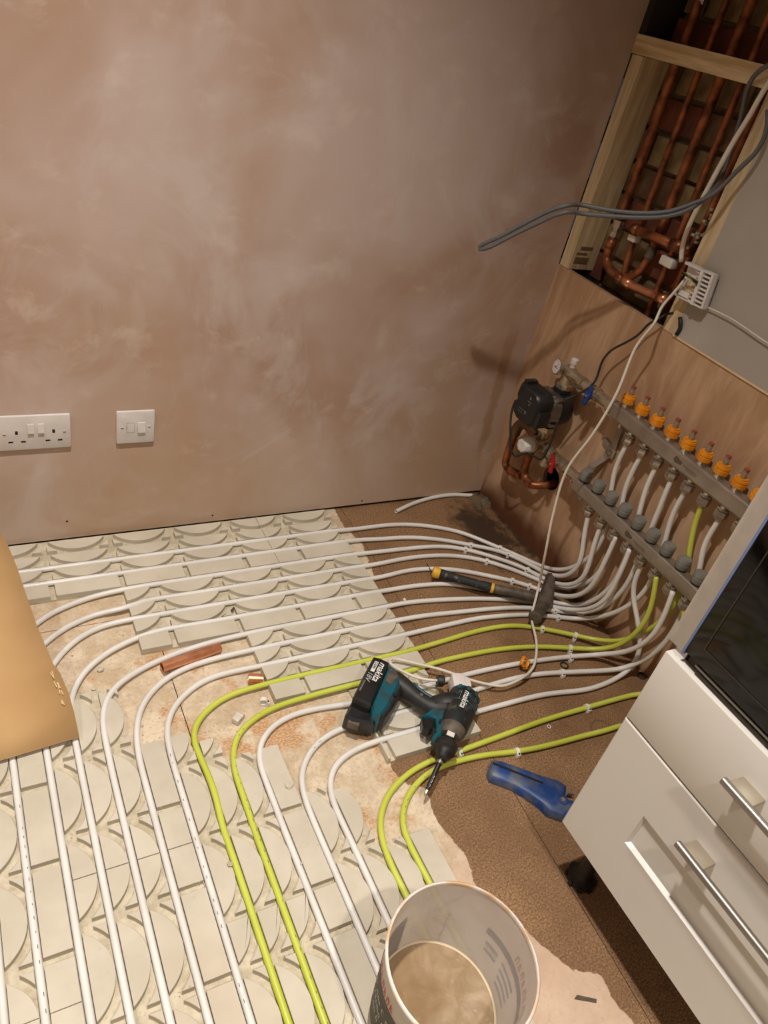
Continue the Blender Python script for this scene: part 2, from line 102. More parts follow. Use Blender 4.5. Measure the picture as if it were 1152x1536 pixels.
def mat(name, col, rough=.5, metal=0.0, col2=None, scale=30, bump=0.0, bscale=None, detail=4, spec=.5, coat=0.0, lo=.35, hi=.65):
    m = bpy.data.materials.new(name)
    m.use_nodes = True
    nt = m.node_tree
    b = nt.nodes['Principled BSDF']
    b.inputs['Roughness'].default_value = rough
    b.inputs['Metallic'].default_value = metal
    b.inputs['Specular IOR Level'].default_value = spec
    b.inputs['Coat Weight'].default_value = coat
    tc = nt.nodes.new('ShaderNodeTexCoord')
    if col2 is None:
        col2 = tuple(x * .88 for x in col[:3]) + (1,)
    n = nt.nodes.new('ShaderNodeTexNoise')
    n.inputs['Scale'].default_value = scale
    n.inputs['Detail'].default_value = detail
    nt.links.new(tc.outputs['Object'], n.inputs['Vector'])
    r = nt.nodes.new('ShaderNodeValToRGB')
    r.color_ramp.elements[0].position = lo
    r.color_ramp.elements[1].position = hi
    r.color_ramp.elements[0].color = col2
    r.color_ramp.elements[1].color = col
    nt.links.new(n.outputs['Fac'], r.inputs['Fac'])
    nt.links.new(r.outputs['Color'], b.inputs['Base Color'])
    if bump:
        n2 = nt.nodes.new('ShaderNodeTexNoise')
        n2.inputs['Scale'].default_value = bscale or scale * 4
        n2.inputs['Detail'].default_value = 3
        nt.links.new(tc.outputs['Object'], n2.inputs['Vector'])
        bp = nt.nodes.new('ShaderNodeBump')
        bp.inputs['Strength'].default_value = bump
        bp.inputs['Distance'].default_value = .002
        nt.links.new(n2.outputs['Fac'], bp.inputs['Height'])
        nt.links.new(bp.outputs['Normal'], b.inputs['Normal'])
    return m

class G:
    """tiny node graph helper"""
    def __init__(s, name):
        s.m = bpy.data.materials.new(name); s.m.use_nodes = True
        s.nt = s.m.node_tree; s.b = s.nt.nodes['Principled BSDF']
        s.tc = s.nt.nodes.new('ShaderNodeTexCoord').outputs['Object']
    def link(s, a, b):
        if isinstance(a, (int, float)): b.default_value = a
        elif isinstance(a, tuple): b.default_value = a
        else: s.nt.links.new(a, b)
    def noise(s, scale, detail=4, rough=.5, vec=None, dist=0.0):
        n = s.nt.nodes.new('ShaderNodeTexNoise'); n.inputs['Scale'].default_value = scale
        n.inputs['Detail'].default_value = detail; n.inputs['Roughness'].default_value = rough
        n.inputs['Distortion'].default_value = dist
        s.link(vec or s.tc, n.inputs['Vector']); return n.outputs['Fac']
    def mapv(s, scale=(1, 1, 1), rot=(0, 0, 0), loc=(0, 0, 0)):
        n = s.nt.nodes.new('ShaderNodeMapping'); n.inputs['Scale'].default_value = scale
        n.inputs['Rotation'].default_value = rot; n.inputs['Location'].default_value = loc
        s.link(s.tc, n.inputs['Vector']); return n.outputs['Vector']
    def math(s, op, a, b=0.0, c=None):
        n = s.nt.nodes.new('ShaderNodeMath'); n.operation = op
        s.link(a, n.inputs[0]); s.link(b, n.inputs[1])
        if c is not None: s.link(c, n.inputs[2])
        return n.outputs[0]
    def step(s, v, a, b):
        n = s.nt.nodes.new('ShaderNodeMapRange'); n.interpolation_type = 'SMOOTHSTEP'
        s.link(v, n.inputs[0]); n.inputs[1].default_value = a; n.inputs[2].default_value = b
        return n.outputs[0]
    def mix(s, f, a, b):
        n = s.nt.nodes.new('ShaderNodeMix'); n.data_type = 'RGBA'
        s.link(f, n.inputs[0]); s.link(a, n.inputs[6]); s.link(b, n.inputs[7]); return n.outputs[2]
    def attr(s, name):
        n = s.nt.nodes.new('ShaderNodeAttribute'); n.attribute_name = name; return n.outputs['Fac']
    def sep(s):
        n = s.nt.nodes.new('ShaderNodeSeparateXYZ'); s.link(s.tc, n.inputs[0]); return n.outputs
    def bump(s, h, strength=.3, dist=.002):
        n = s.nt.nodes.new('ShaderNodeBump'); n.inputs['Strength'].default_value = strength
        n.inputs['Distance'].default_value = dist
        s.link(h, n.inputs['Height']); s.link(n.outputs['Normal'], s.b.inputs['Normal'])
    def out(s, col, rough=.6):
        s.link(col, s.b.inputs['Base Color']); s.link(rough, s.b.inputs['Roughness']); return s.m

def link(name, bm, m=None, parent=None, smooth=None, mats=None):
    me = bpy.data.meshes.new(name)
    bmesh.ops.recalc_face_normals(bm, faces=bm.faces[:])
    bm.to_mesh(me); bm.free()
    if mats:
        for x in mats: me.materials.append(x)
    elif m: me.materials.append(m)
    if smooth is not None:
        me.shade_smooth()
        if smooth < 180: me.set_sharp_from_angle(angle=math.radians(smooth))
    o = bpy.data.objects.new(name, me)
    COL.objects.link(o)
    if parent is not None:
        o.parent = parent
        o.matrix_parent_inverse = parent_world(parent).inverted()
    return o
def parent_world(p):
    mw = p.matrix_basis.copy()
    while p.parent is not None:
        mw = p.parent.matrix_basis @ p.matrix_parent_inverse @ mw if False else (parent_world(p.parent) @ p.matrix_parent_inverse @ p.matrix_basis)
        return mw
    return mw
def empty(name, loc=(0, 0, 0)):
    o = bpy.data.objects.new(name, None); o.location = loc
    o.empty_display_size = .05
    COL.objects.link(o); return o
def tag(o, label=None, cat=None, group=None, kind=None):
    if label: o['label'] = label
    if cat: o['category'] = cat
    if group: o['group'] = group
    if kind: o['kind'] = kind
    return o
def thing(name, loc, label, cat, group=None):
    return tag(empty(name, loc), label, cat, group)

def box(bm, a, b, bev=0.0, mi=0, mtx=None):
    a, b = Vector(a), Vector(b); c = (a + b) / 2; s = b - a
    r = bmesh.ops.create_cube(bm, size=1.0, matrix=Matrix.Translation(c) @ Matrix.Diagonal((s.x, s.y, s.z, 1)))
    vs = r['verts']
    fs = list({f for v in vs for f in v.link_faces})
    if bev:
        es = list({e for v in vs for e in v.link_edges})
        rr = bmesh.ops.bevel(bm, geom=es, offset=bev, segments=2, profile=.5, affect='EDGES')
        fs = [f for f in bm.faces if f in set(rr['faces']) or f in set(x for x in fs if x.is_valid)]
        vs = list({v for f in fs for v in f.verts})
    for f in fs:
        if f.is_valid: f.material_index = mi
    if mtx is not None:
        bmesh.ops.transform(bm, matrix=mtx, verts=[v for v in vs if v.is_valid])
    return vs
def frame_from(axis):
    z = Vector(axis).normalized()
    x = Vector((0, 0, 1)).cross(z)
    if x.length < 1e-4: x = Vector((1, 0, 0))
    x.normalize(); y = z.cross(x)
    return Matrix((x, y, z)).transposed()
def lathe(bm, origin, axis, prof, n=24, mi=0, sq=None, cap=True):
    """prof: list of (t along axis, radius)"""
    R_ = frame_from(axis); o = Vector(origin); rings = []
    for t, r in prof:
        ring = []
        for k in range(n):
            a = 2 * PI * k / n
            cx, cy = math.cos(a) * r, math.sin(a) * r
            if sq: cx *= sq[0]; cy *= sq[1]
            ring.append(bm.verts.new(o + R_ @ Vector((cx, cy, t))))
        rings.append(ring)
    for i in range(len(rings) - 1):
        for k in range(n):
            f = bm.faces.new((rings[i][k], rings[i][(k + 1) % n], rings[i + 1][(k + 1) % n], rings[i + 1][k]))
            f.material_index = mi
    if cap:
        for ring in (rings[0], rings[-1]):
            f = bm.faces.new(ring); f.material_index = mi
    return rings
def cyl(bm, p, q, r, n=20, mi=0, bev=.0):
    p, q = Vector(p), Vector(q); L = (q - p).length
    pr = [(0, r), (L, r)] if not bev else [(0, r - bev), (bev, r), (L - bev, r), (L, r - bev)]
    return lathe(bm, p, q - p, pr, n, mi)
def spline(pts, step=.008):
    P = [Vector(p) for p in pts]
    out = []
    P = [2 * P[0] - P[1]] + P + [2 * P[-1] - P[-2]]
    for i in range(1, len(P) - 2):
        p0, p1, p2, p3 = P[i - 1:i + 3]
        d0, d1, d2 = [max((b - a).length, 1e-5) ** .5 for a, b in ((p0, p1), (p1, p2), (p2, p3))]
        n = max(1, int((p2 - p1).length / step)); n = min(n, 24)
        t0, t1, t2, t3 = 0, d0, d0 + d1, d0 + d1 + d2
        for k in range(n):
            t = t1 + (t2 - t1) * k / n
            A1 = p0 * ((t1 - t) / (t1 - t0)) + p1 * ((t - t0) / (t1 - t0))
            A2 = p1 * ((t2 - t) / (t2 - t1)) + p2 * ((t - t1) / (t2 - t1))
            A3 = p2 * ((t3 - t) / (t3 - t2)) + p3 * ((t - t2) / (t3 - t2))
            B1 = A1 * ((t2 - t) / (t2 - t0)) + A2 * ((t - t0) / (t2 - t0))
            B2 = A2 * ((t3 - t) / (t3 - t1)) + A3 * ((t - t1) / (t3 - t1))
            out.append(B1 * ((t2 - t) / (t2 - t1)) + B2 * ((t - t1) / (t2 - t1)))
    out.append(P[-2]); return out
def smooth_pts(P, it=2):
    P = [Vector(p) for p in P]
    for _ in range(it):
        P = [P[0]] + [P[i] * .5 + (P[i - 1] + P[i + 1]) * .25 for i in range(1, len(P) - 1)] + [P[-1]]
    return P
def tube(bm, pts, r, n=12, mi=0, hollow=0.0):
    P = [Vector(p) for p in pts]
    T = [(P[min(i + 1, len(P) - 1)] - P[max(i - 1, 0)]).normalized() for i in range(len(P))]
    nrm = T[0].orthogonal().normalized(); rings = []
    for i, p in enumerate(P):
        if i:
            nrm = (nrm - T[i] * nrm.dot(T[i])).normalized()
        b = T[i].cross(nrm)
        rr = r[i] if isinstance(r, (list, tuple)) else r
        rings.append([bm.verts.new(p + (nrm * math.cos(2 * PI * k / n) + b * math.sin(2 * PI * k / n)) * rr) for k in range(n)])
    for i in range(len(rings) - 1):
        for k in range(n):
            f = bm.faces.new((rings[i][k], rings[i][(k + 1) % n], rings[i + 1][(k + 1) % n], rings[i + 1][k])); f.material_index = mi
    for e, ring in enumerate((rings[0], rings[-1])):
        if hollow:
            c = sum((v.co for v in ring), Vector()) / n; t = T[0] if e == 0 else -T[-1]
            inn = [bm.verts.new(c + (v.co - c) * hollow) for v in ring]
            dp = [bm.verts.new(v.co + t * r * 3) for v in inn]
            for k in range(n):
                bm.faces.new((ring[k], ring[(k + 1) % n], inn[(k + 1) % n], inn[k]))
                bm.faces.new((inn[k], inn[(k + 1) % n], dp[(k + 1) % n], dp[k]))
            bm.faces.new(dp)
        else:
            bm.faces.new(ring)
    return rings
def prism(bm, poly, z0, z1, mi=0, bev=0.0, topscale=None):
    n0 = len(bm.faces)
    a = [bm.verts.new((p[0], p[1], z0)) for p in poly]
    c = Vector((sum(p[0] for p in poly) / len(poly), sum(p[1] for p in poly) / len(poly)))
    if bev:
        mid = [bm.verts.new((p[0], p[1], z1 - bev)) for p in poly]
        N = len(poly); top = []
        area = sum(poly[i][0] * poly[(i + 1) % N][1] - poly[(i + 1) % N][0] * poly[i][1] for i in range(N))
        sgn = 1 if area > 0 else -1
        for i in range(N):
            p0, p1, p2 = Vector(poly[i - 1][:2]), Vector(poly[i][:2]), Vector(poly[(i + 1) % N][:2])
            d = ((p1 - p0).normalized() + (p2 - p1).normalized())
            if d.length < 1e-6: d = p2 - p1
            d.normalize(); nn = Vector((-d.y, d.x)) * sgn
            top.append(bm.verts.new((p1.x + nn.x * bev, p1.y + nn.y * bev, z1)))
        rings = [a, mid, top]
    else:
        rings = [a, [bm.verts.new((p[0], p[1], z1)) for p in poly]]
    N = len(poly)
    for i in range(len(rings) - 1):
        for k in range(N):
            bm.faces.new((rings[i][k], rings[i][(k + 1) % N], rings[i + 1][(k + 1) % N], rings[i + 1][k])).material_index = mi
    bm.faces.new(rings[0]).material_index = mi
    bm.faces.new(rings[-1]).material_index = mi
def B(): return bmesh.new()
def text(body, size, parent, m, origin, xdir, ydir, name='lettering', ext=.0004, bold=0.0, shear=0.0, cyl_fn=None):
    cu = bpy.data.curves.new(name, 'FONT'); cu.body = body; cu.size = size; cu.extrude = 0
    cu.offset = bold; cu.shear = shear
    cu.resolution_u = 3
    t = bpy.data.objects.new('tmp', cu); COL.objects.link(t)
    dg = bpy.context.evaluated_depsgraph_get()
    me = bpy.data.meshes.new_from_object(t.evaluated_get(dg))
    bpy.data.objects.remove(t); bpy.data.curves.remove(cu)
    x, y = Vector(xdir).normalized(), Vector(ydir).normalized(); z = x.cross(y)
    o = Vector(origin)
    for v in me.vertices:
        v.co = o + x * v.co.x + y * v.co.y + z * ext if cyl_fn is None else cyl_fn(v.co.x, v.co.y)
    me.name = name; me.materials.clear(); me.materials.append(m)
    ob = bpy.data.objects.new(name, me); COL.objects.link(ob)
    if parent is not None:
        ob.parent = parent; ob.matrix_parent_inverse = parent_world(parent).inverted()
    return ob

# ------------------------------------------------------------------ materials
# plaster wall: mottled pink and buff skim coat with trowel smears
g = G('pink_plaster')
n1 = g.noise(1.5, 4, .6, dist=.5); n2 = g.noise(3.2, 6, .68, vec=g.mapv((1.2, 1, 1), (0, .6, 0)), dist=.9); n3 = g.noise(30, 5, .7)
n5 = g.noise(9, 5, .65, vec=g.mapv((1, 1, 1.3), (0, -.5, 0), (4, 0, 1)), dist=.4)
c = g.mix(g.step(n1, .36, .64), rgb(178, 147, 128), rgb(200, 180, 172))
c = g.mix(g.math('MULTIPLY', g.step(n2, .47, .66), .5), c, rgb(210, 197, 192))
n6 = g.noise(2.3, 4, .6, vec=g.mapv((1, 1, .7), loc=(3, 1, 2)), dist=.5)
c = g.mix(g.math('MULTIPLY', g.step(n6, .47, .66), .42), c, rgb(178, 142, 108))
c = g.mix(g.math('MULTIPLY', g.step(n5, .54, .72), .4), c, rgb(220, 205, 192))
z = g.sep()[2]; x_ = g.sep()[0]
low = g.step(g.math('ADD', z, g.math('MULTIPLY', n2, .5)), .72, .3)
c = g.mix(g.math('MULTIPLY', low, .45), c, rgb(200, 172, 140))
c = g.mix(g.math('MULTIPLY', g.step(n3, .6, .8), .22), c, rgb(166, 134, 112))
# damp tan streak running down beside the plywood
dx = g.math('ABSOLUTE', g.math('ADD', g.math('ADD', x_, .062), g.math('MULTIPLY', g.math('SUBTRACT', z, .3), .05)))
dx = g.math('ADD', dx, g.math('MULTIPLY', g.math('SUBTRACT', n5, .5), .06))
stk = g.math('MULTIPLY', g.step(dx, .024, .006), g.math('MULTIPLY', g.step(z, .62, .5), g.step(z, .1, .22)))
c = g.mix(g.math('MULTIPLY', stk, .5), c, rgb(150, 106, 66))
g.bump(g.math('ADD', n5, g.math('MULTIPLY', n3, .35)), .25, .003)
PLASTER = g.out(c, .62)
g = G('grey_board_paint')
n1 = g.noise(3, 3); n3 = g.noise(40, 4)
c = g.mix(g.step(n1, .4, .65), rgb(168, 160, 150), rgb(182, 175, 166))
g.bump(n3, .12, .001)
GREYBOARD = g.out(c, .7)
# plywood
g = G('plywood')
v = g.mapv((.6, 9, 1.1))
gr = g.noise(6, 5, .6, vec=g.mapv((1, 2.2, .55), (0.35, 0, 0)), dist=.8); fine = g.noise(38, 4, .6, vec=g.mapv((1, 3, .35), (.0, 0, 0)))
c = g.mix(g.step(gr, .35, .68), rgb(170, 134, 102), rgb(198, 164, 132))
c = g.mix(g.math('MULTIPLY', g.step(fine, .45, .75), .35), c, rgb(156, 118, 86))
sm = g.noise(7.5, 2, .5, vec=g.mapv((1, 1.5, .5), (.5, 0, 0)), dist=.2)
zz = g.sep()[2]
patch = g.math('MULTIPLY', g.step(sm, .52, .56), g.step(zz, .55, .3))
c = g.mix(g.math('MULTIPLY', patch, .55), c, rgb(206, 176, 146))
# damp stain creeping up from the floor in the corner
yy = g.sep()[1]
st = g.math('ADD', g.math('MULTIPLY', zz, 1.0), g.math('MULTIPLY', g.noise(9, 4, .6), -.12))
st = g.math('ADD', st, g.math('MULTIPLY', g.math('ABSOLUTE', g.math('ADD', yy, .26)), .14))
c = g.mix(g.math('MULTIPLY', g.step(st, .085, -.03), .95), c, rgb(92, 50, 24))
g.bump(fine, .2, .001)
PLY = g.out(c, .6)
# chipboard floor
g = G('chipboard_floor')
f1 = g.noise(290, 4, .75); f2 = g.noise(26, 4, .6); f3 = g.noise(4, 3, .55)
c = g.mix(g.step(f1, .36, .68), rgb(100, 70, 44), rgb(174, 138, 100))
c = g.mix(g.math('MULTIPLY', g.step(f3, .4, .62), .5), c, rgb(100, 70, 44))
c = g.mix(g.math('MULTIPLY', g.step(g.noise(17, 5, .7), .55, .75), .4), c, rgb(92, 62, 38))
c = g.mix(g.math('MULTIPLY', g.step(f1, .69, .75), .6), c, rgb(200, 160, 110))
dd = g.math('ADD', g.attr('dust'), g.math('ADD', g.math('MULTIPLY', g.math('SUBTRACT', f2, .5), .022), g.math('MULTIPLY', g.math('SUBTRACT', g.noise(90, 3), .5), .008)))
dust = g.step(dd, -.0015, .0015)
w1 = g.noise(14, 5, .65); w2 = g.noise(120, 3, .7)
dc = g.mix(g.step(w1, .35, .65), rgb(190, 170, 142), rgb(216, 200, 176))
dc = g.mix(g.math('MULTIPLY', g.step(w2, .45, .72), .45), dc, rgb(158, 130, 98))
w3 = g.noise(6.5, 5, .65, vec=g.mapv((1, 1, 1), loc=(5, 3, 0)))
dc = g.mix(g.math('MULTIPLY', g.step(w3, .52, .7), .5), dc, rgb(166, 142, 112))
w4 = g.noise(48, 4, .7, vec=g.mapv((1, 2.6, 1)))
dc = g.mix(g.math('MULTIPLY', g.step(w4, .62, .7), .4), dc, rgb(128, 96, 66))
torn = g.math('MULTIPLY', g.step(g.noise(5.2, 5, .66, vec=g.mapv((1, 1, 1), loc=(1.37, .2, 0))), .525, .60), g.step(g.attr('torn'), .1, .6))
tc_ = g.mix(g.step(g.noise(170, 2, .6, vec=g.mapv((1, 1.8, 1))), .4, .62), rgb(168, 118, 78), rgb(206, 170, 124))
dc = g.mix(g.math('MULTIPLY', torn, .85), dc, tc_)
dc = g.mix(g.math('MULTIPLY', g.step(g.attr('pink'), .2, .8), .6), dc, rgb(200, 168, 146))
c = g.mix(dust, c, dc)
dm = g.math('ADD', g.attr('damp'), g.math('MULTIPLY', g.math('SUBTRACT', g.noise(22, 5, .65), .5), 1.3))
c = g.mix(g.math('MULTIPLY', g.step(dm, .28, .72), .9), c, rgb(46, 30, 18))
g.bump(g.math('ADD', f1, g.math('MULTIPLY', dust, .6)), .35, .0012)
CHIP = g.out(c, .68)
JOINT = mat('dark_gap', rgb(38, 26, 18), .9)
# gypsum overlay board
g = G('overlay_board')
a1 = g.noise(8, 4, .6); a2 = g.noise(60, 4, .65); a3 = g.noise(2.2, 2)
c = g.mix(g.step(a1, .3, .7), rgb(188, 180, 162), rgb(202, 194, 177))
c = g.mix(g.math('MULTIPLY', g.step(a2, .62, .75), .3), c, rgb(160, 148, 120))
c = g.mix(g.math('MULTIPLY', g.step(a3, .55, .75), .2), c, rgb(196, 170, 140))
g.bump(a2, .12, .001)
OVERLAY = g.out(c, .72)
g = G('overlay_groove')
a1 = g.noise(30, 5, .7); a2 = g.noise(140, 3)
c = g.mix(g.step(a1, .35, .65), rgb(178, 166, 142), rgb(204, 194, 172))
c = g.mix(g.math('MULTIPLY', g.step(a2, .55, .7), .3), c, rgb(150, 132, 102))
g.bump(a2, .3, .002)
GROOVE = g.out(c, .8)
def pipe_mat(name, ca, cb):
    g = G(name)
    sp = g.noise(55, 4, .7); b_ = g.noise(9, 3)
    c = g.mix(g.step(b_, .3, .7), ca, cb)
    c = g.mix(g.math('MULTIPLY', g.step(sp, .7, .78), .35), c, rgb(120, 108, 94))
    g.b.inputs['Specular IOR Level'].default_value = .5
    g.bump(b_, .05, .001)
    return g.out(c, .34)
PIPE = pipe_mat('white_plastic_pipe', rgb(228, 226, 222), rgb(216, 213, 208))
LIME = pipe_mat('lime_plastic_pipe', rgb(200, 208, 88), rgb(190, 198, 72))
MARK = mat('faint_print', rgb(92, 88, 84), .7)
WHITE = mat('white_plastic', rgb(222, 216, 212), .35)
CLIPW = mat('white_clip_plastic', rgb(232, 228, 220), .4)
CABLE_W = mat('white_cable_sheath', rgb(224, 214, 200), .45)
CABLE_G = mat('grey_cable_sheath', rgb(98, 98, 100), .5)
BLACK = mat('black_rubber', rgb(24, 24, 25), .55, col2=rgb(40, 38, 36), scale=60)
BLACKP = mat('black_plastic', rgb(22, 22, 24), .4, col2=rgb(34, 33, 32), scale=40)
DUSTY = mat('dusty_black_grip', rgb(36, 36, 36), .7, col2=rgb(120, 112, 100), scale=55, lo=.28, hi=.4)
TEAL = mat('teal_plastic', rgb(14, 84, 98), .42, col2=rgb(44, 66, 70), scale=46, lo=.38, hi=.55)
STEEL = mat('brushed_steel', rgb(164, 154, 142), .36, .7, col2=rgb(148, 138, 126), scale=20)
CHROME = mat('nickel_plate', rgb(190, 180, 166), .2, .8)
BRASS = mat('dull_brass_nickel', rgb(186, 172, 150), .27, .7, col2=rgb(164, 146, 120))
DKMET = mat('dark_metal', rgb(70, 66, 62), .4, .8)
COPPER = mat('copper', rgb(236, 168, 126), .26, .7, col2=rgb(198, 128, 92), scale=26)
COPPERD = mat('dirty_copper', rgb(176, 108, 68), .42, .55, col2=rgb(98, 56, 34), scale=32)
SOLDER = mat('solder_brass', rgb(190, 150, 80), .35, 1.0)
ORANGE = mat('amber_plastic', rgb(236, 152, 26), .38, col2=rgb(214, 132, 20))
GREYCAP = mat('grey_cap_plastic', rgb(128, 126, 118), .5)
CLEAR = mat('clear_plastic', rgb(200, 190, 170), .15)
CLEAR.node_tree.nodes['Principled BSDF'].inputs['Transmission Weight'].default_value = .7
REDP = mat('red_plastic', rgb(178, 22, 26), .4)
BLUEP = mat('blue_plastic', rgb(22, 62, 142), .4)
BLUEC = mat('scuffed_blue', rgb(24, 62, 124), .45, col2=rgb(86, 94, 108), scale=30, lo=.38, hi=.6)
BLUED = mat('dark_slot', rgb(10, 14, 24), .8)
YELLOW = mat('yellow_rubber', rgb(224, 172, 50), .5)
HAMGREY = mat('dusty_hammer_steel', rgb(112, 102, 90), .6, .3, col2=rgb(78, 70, 62), scale=40, bump=.4)
TIMBER = None
g = G('planed_timber')
w_ = g.noise(5, 4, .6, vec=g.mapv((14, 14, 1.2)), dist=.4)
c = g.mix(g.step(w_, .35, .7), rgb(190, 166, 128), rgb(222, 202, 166))
g.bump(w_, .1, .001)
TIMBER = g.out(c, .6)
g = G('planed_timber_cross')
w_ = g.noise(5, 4, .6, vec=g.mapv((14, 1.2, 14)), dist=.4)
c = g.mix(g.step(w_, .35, .7), rgb(188, 160, 120), rgb(224, 202, 164))
g.bump(w_, .1, .001)
TIMBERX = g.out(c, .6)
CARD = mat('brown_cardboard', rgb(192, 156, 108), .8, col2=rgb(182, 144, 96), scale=5, bump=.15, bscale=60)
CARDEDGE = mat('torn_card_edge', rgb(222, 196, 150), .9)
CABW = mat('cream_white_door', rgb(208, 204, 198), .36, col2=rgb(205, 201, 195), scale=3)
CARC = mat('grey_carcase_edge', rgb(172, 162, 150), .5)
BAR = mat('satin_steel_handle', rgb(150, 145, 138), .36, .85, scale=8)
POST = mat('matt_nickel_post', rgb(186, 176, 158), .42, .7)
GLASS = mat('black_oven_glass', rgb(4, 4, 6), .08, spec=.28)
BLUEGLINT = mat('blue_glint_on_glass_edge', rgb(104, 124, 172), .2, spec=.8)  # blue reflection on the oven glass edge, put into the colour
MORTAR = mat('old_mortar', rgb(128, 112, 84), .95, col2=rgb(96, 80, 58), scale=30, bump=.8, bscale=60)
BRICKS = [mat('brick_%s' % n, a, .95, col2=b_, scale=24, bump=.7, bscale=70) for n, a, b_ in
          (('buff', rgb(150, 128, 90), rgb(112, 92, 62)), ('red', rgb(132, 72, 50), rgb(100, 60, 44)), ('brown', rgb(124, 96, 68), rgb(92, 66, 46)))]
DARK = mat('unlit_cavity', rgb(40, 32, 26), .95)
CEIL = mat('ceiling_paint', rgb(225, 220, 212), .8)
WALLP = mat('far_wall_plaster', rgb(190, 168, 150), .7)
RED = mat('red_print', rgb(200, 40, 40), .6)
INK = mat('dark_print', rgb(58, 54, 54), .6)
INKG = mat('faded_print', rgb(128, 122, 118), .6)
PALE = mat('pale_print', rgb(214, 208, 198), .6)

# ------------------------------------------------------------------ room shell
bm = B(); box(bm, (-3.6, 0, .010), (0.0, .03, 2.4))
tag(link('wall_back', bm, PLASTER), 'bare pink plastered wall with trowel smears behind the floor panels', kind='structure')
bm = B(); box(bm, (-3.6, .006, -.02), (0.0, .03, .0095))
tag(link('trim_1', bm, JOINT), 'dark gap under the foot of the plastered wall', kind='structure')
# floor panels with open joints
FP = [  # x0,x1,y0,y1
    (-3.6, -1.7155, -4, .03), (-1.7135, -1.1145, -.295, .03), (-1.7135, -1.1145, -4, -.297),
    (-1.1125, -.5, -4, .03), (-.4985, .03, -4, .03)]
fl = empty('floor'); tag(fl, 'brown chipboard floor half covered in pale plaster dust', kind='structure')
DUSTLINE = [(-.50, .1), (-.521, 0), (-.527, -.08), (-.517, -.12), (-.508, -.16), (-.516, -.21), (-.53, -.3), (-.555, -.4), (-.6, -.6), (-.68, -.72), (-.742, -.815), (-.752, -.832), (-.75, -.856), (-.735, -.881), (-.698, -.899), (-.698, -.915), (-.71, -.945), (-.712, -.993), (-.692, -1.041), (-.698, -1.078), (-.711, -1.125), (-.685, -1.157), (-.659, -1.185), (-.644, -1.225), (-.623, -1.256), (-.601, -1.286), (-.549, -1.316), (-.547, -1.365), (-.524, -1.423), (-.42, -1.6), (-.3, -1.8), (-.2, -4)]
def seg_dist(x, y):
    best = 9; side = 1
    for (ax, ay), (bx, by) in zip(DUSTLINE, DUSTLINE[1:]):
        dx, dy = bx - ax, by - ay
        t = max(0, min(1, ((x - ax) * dx + (y - ay) * dy) / (dx * dx + dy * dy)))
        ex, ey = x - ax - t * dx, y - ay - t * dy
        dd_ = math.hypot(ex, ey)
        if dd_ < best: best = dd_; side = 1 if (dx * (y - ay) - dy * (x - ax)) > 0 else -1
    return best * side
def skew(x, y):  # the joint near the right leans a little, like the sheet it belongs to
    return x - .052 * max(0, min(1.4, -y - .22)) * max(0, 1 - abs(x + .5) / .3)
for (xa, xb, ya, yb) in FP:
    bm = B()
    x0_, x1_, y0_, y1_ = max(xa, -1.75), xb, max(ya, -1.9), yb
    if xb <= -1.7: nx, ny, x0_, y0_ = 4, 4, xa, ya
    else: nx, ny = max(2, int((x1_ - x0_) / .0125)), max(2, int((y1_ - y0_) / .0125))
    lays = [bm.verts.layers.float.new(k) for k in ('dust', 'damp', 'torn', 'pink')]
    grid = []
    ylist = [y0_ + (y1_ - y0_) * j / ny for j in range(ny + 1)]
    if ya < y0_ - .01: ylist = [ya] + ylist
    for j, y in enumerate(ylist):
        row = []
        for i in range(nx + 1):
            x = x0_ + (x1_ - x0_) * i / nx
            v = bm.verts.new((x, y, 0))
            v[lays[0]] = max(-.05, min(.05, -seg_dist(x, y) if True else 0))
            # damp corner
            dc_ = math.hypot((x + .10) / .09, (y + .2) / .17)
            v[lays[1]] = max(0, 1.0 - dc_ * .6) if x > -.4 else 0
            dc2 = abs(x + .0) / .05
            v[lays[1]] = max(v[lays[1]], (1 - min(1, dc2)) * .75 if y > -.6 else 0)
            v[lays[2]] = 1.0 if (x > -1.28 and y < -.38 and y > -1.1) else (.3 if y > -.45 and x < -1.0 else 0)
            v[lays[3]] = max(0, min(1, (-y - .95) * 5)) if x > -.85 else 0
            row.append(v)
        grid.append(row)
    for j in range(len(grid) - 1):
        for i in range(nx):
            bm.faces.new((grid[j][i], grid[j][i + 1], grid[j + 1][i + 1], grid[j + 1][i]))
    for v in bm.verts: v.co.x = skew(v.co.x, v.co.y)
    # turned-down edges so that the joints have depth
    be = [e for e in bm.edges if e.is_boundary]
    ex = bmesh.ops.extrude_edge_only(bm, edges=be)
    bmesh.ops.translate(bm, verts=[v for v in ex['geom'] if isinstance(v, bmesh.types.BMVert)], vec=(0, 0, -.018))
    link('floor_panel', bm, CHIP, fl)
bm = B(); box(bm, (-3.6, -4, -.03), (.03, .03, -.012)); link('subfloor', bm, JOINT, fl)
bm = B(); box(bm, (-3.62, -4, 2.4), (.2, .03, 2.44)); tag(link('ceiling', bm, CEIL), 'white ceiling overhead', kind='structure')
bm = B(); box(bm, (-3.64, -4, -.02), (-3.6, .03, 2.4)); tag(link('wall_left', bm, WALLP), 'plastered wall far to the left', kind='structure')
bm = B(); box(bm, (-3.6, -4.04, -.02), (.2, -4, 2.4)); tag(link('wall_front', bm, WALLP), 'plastered wall behind the camera', kind='structure')
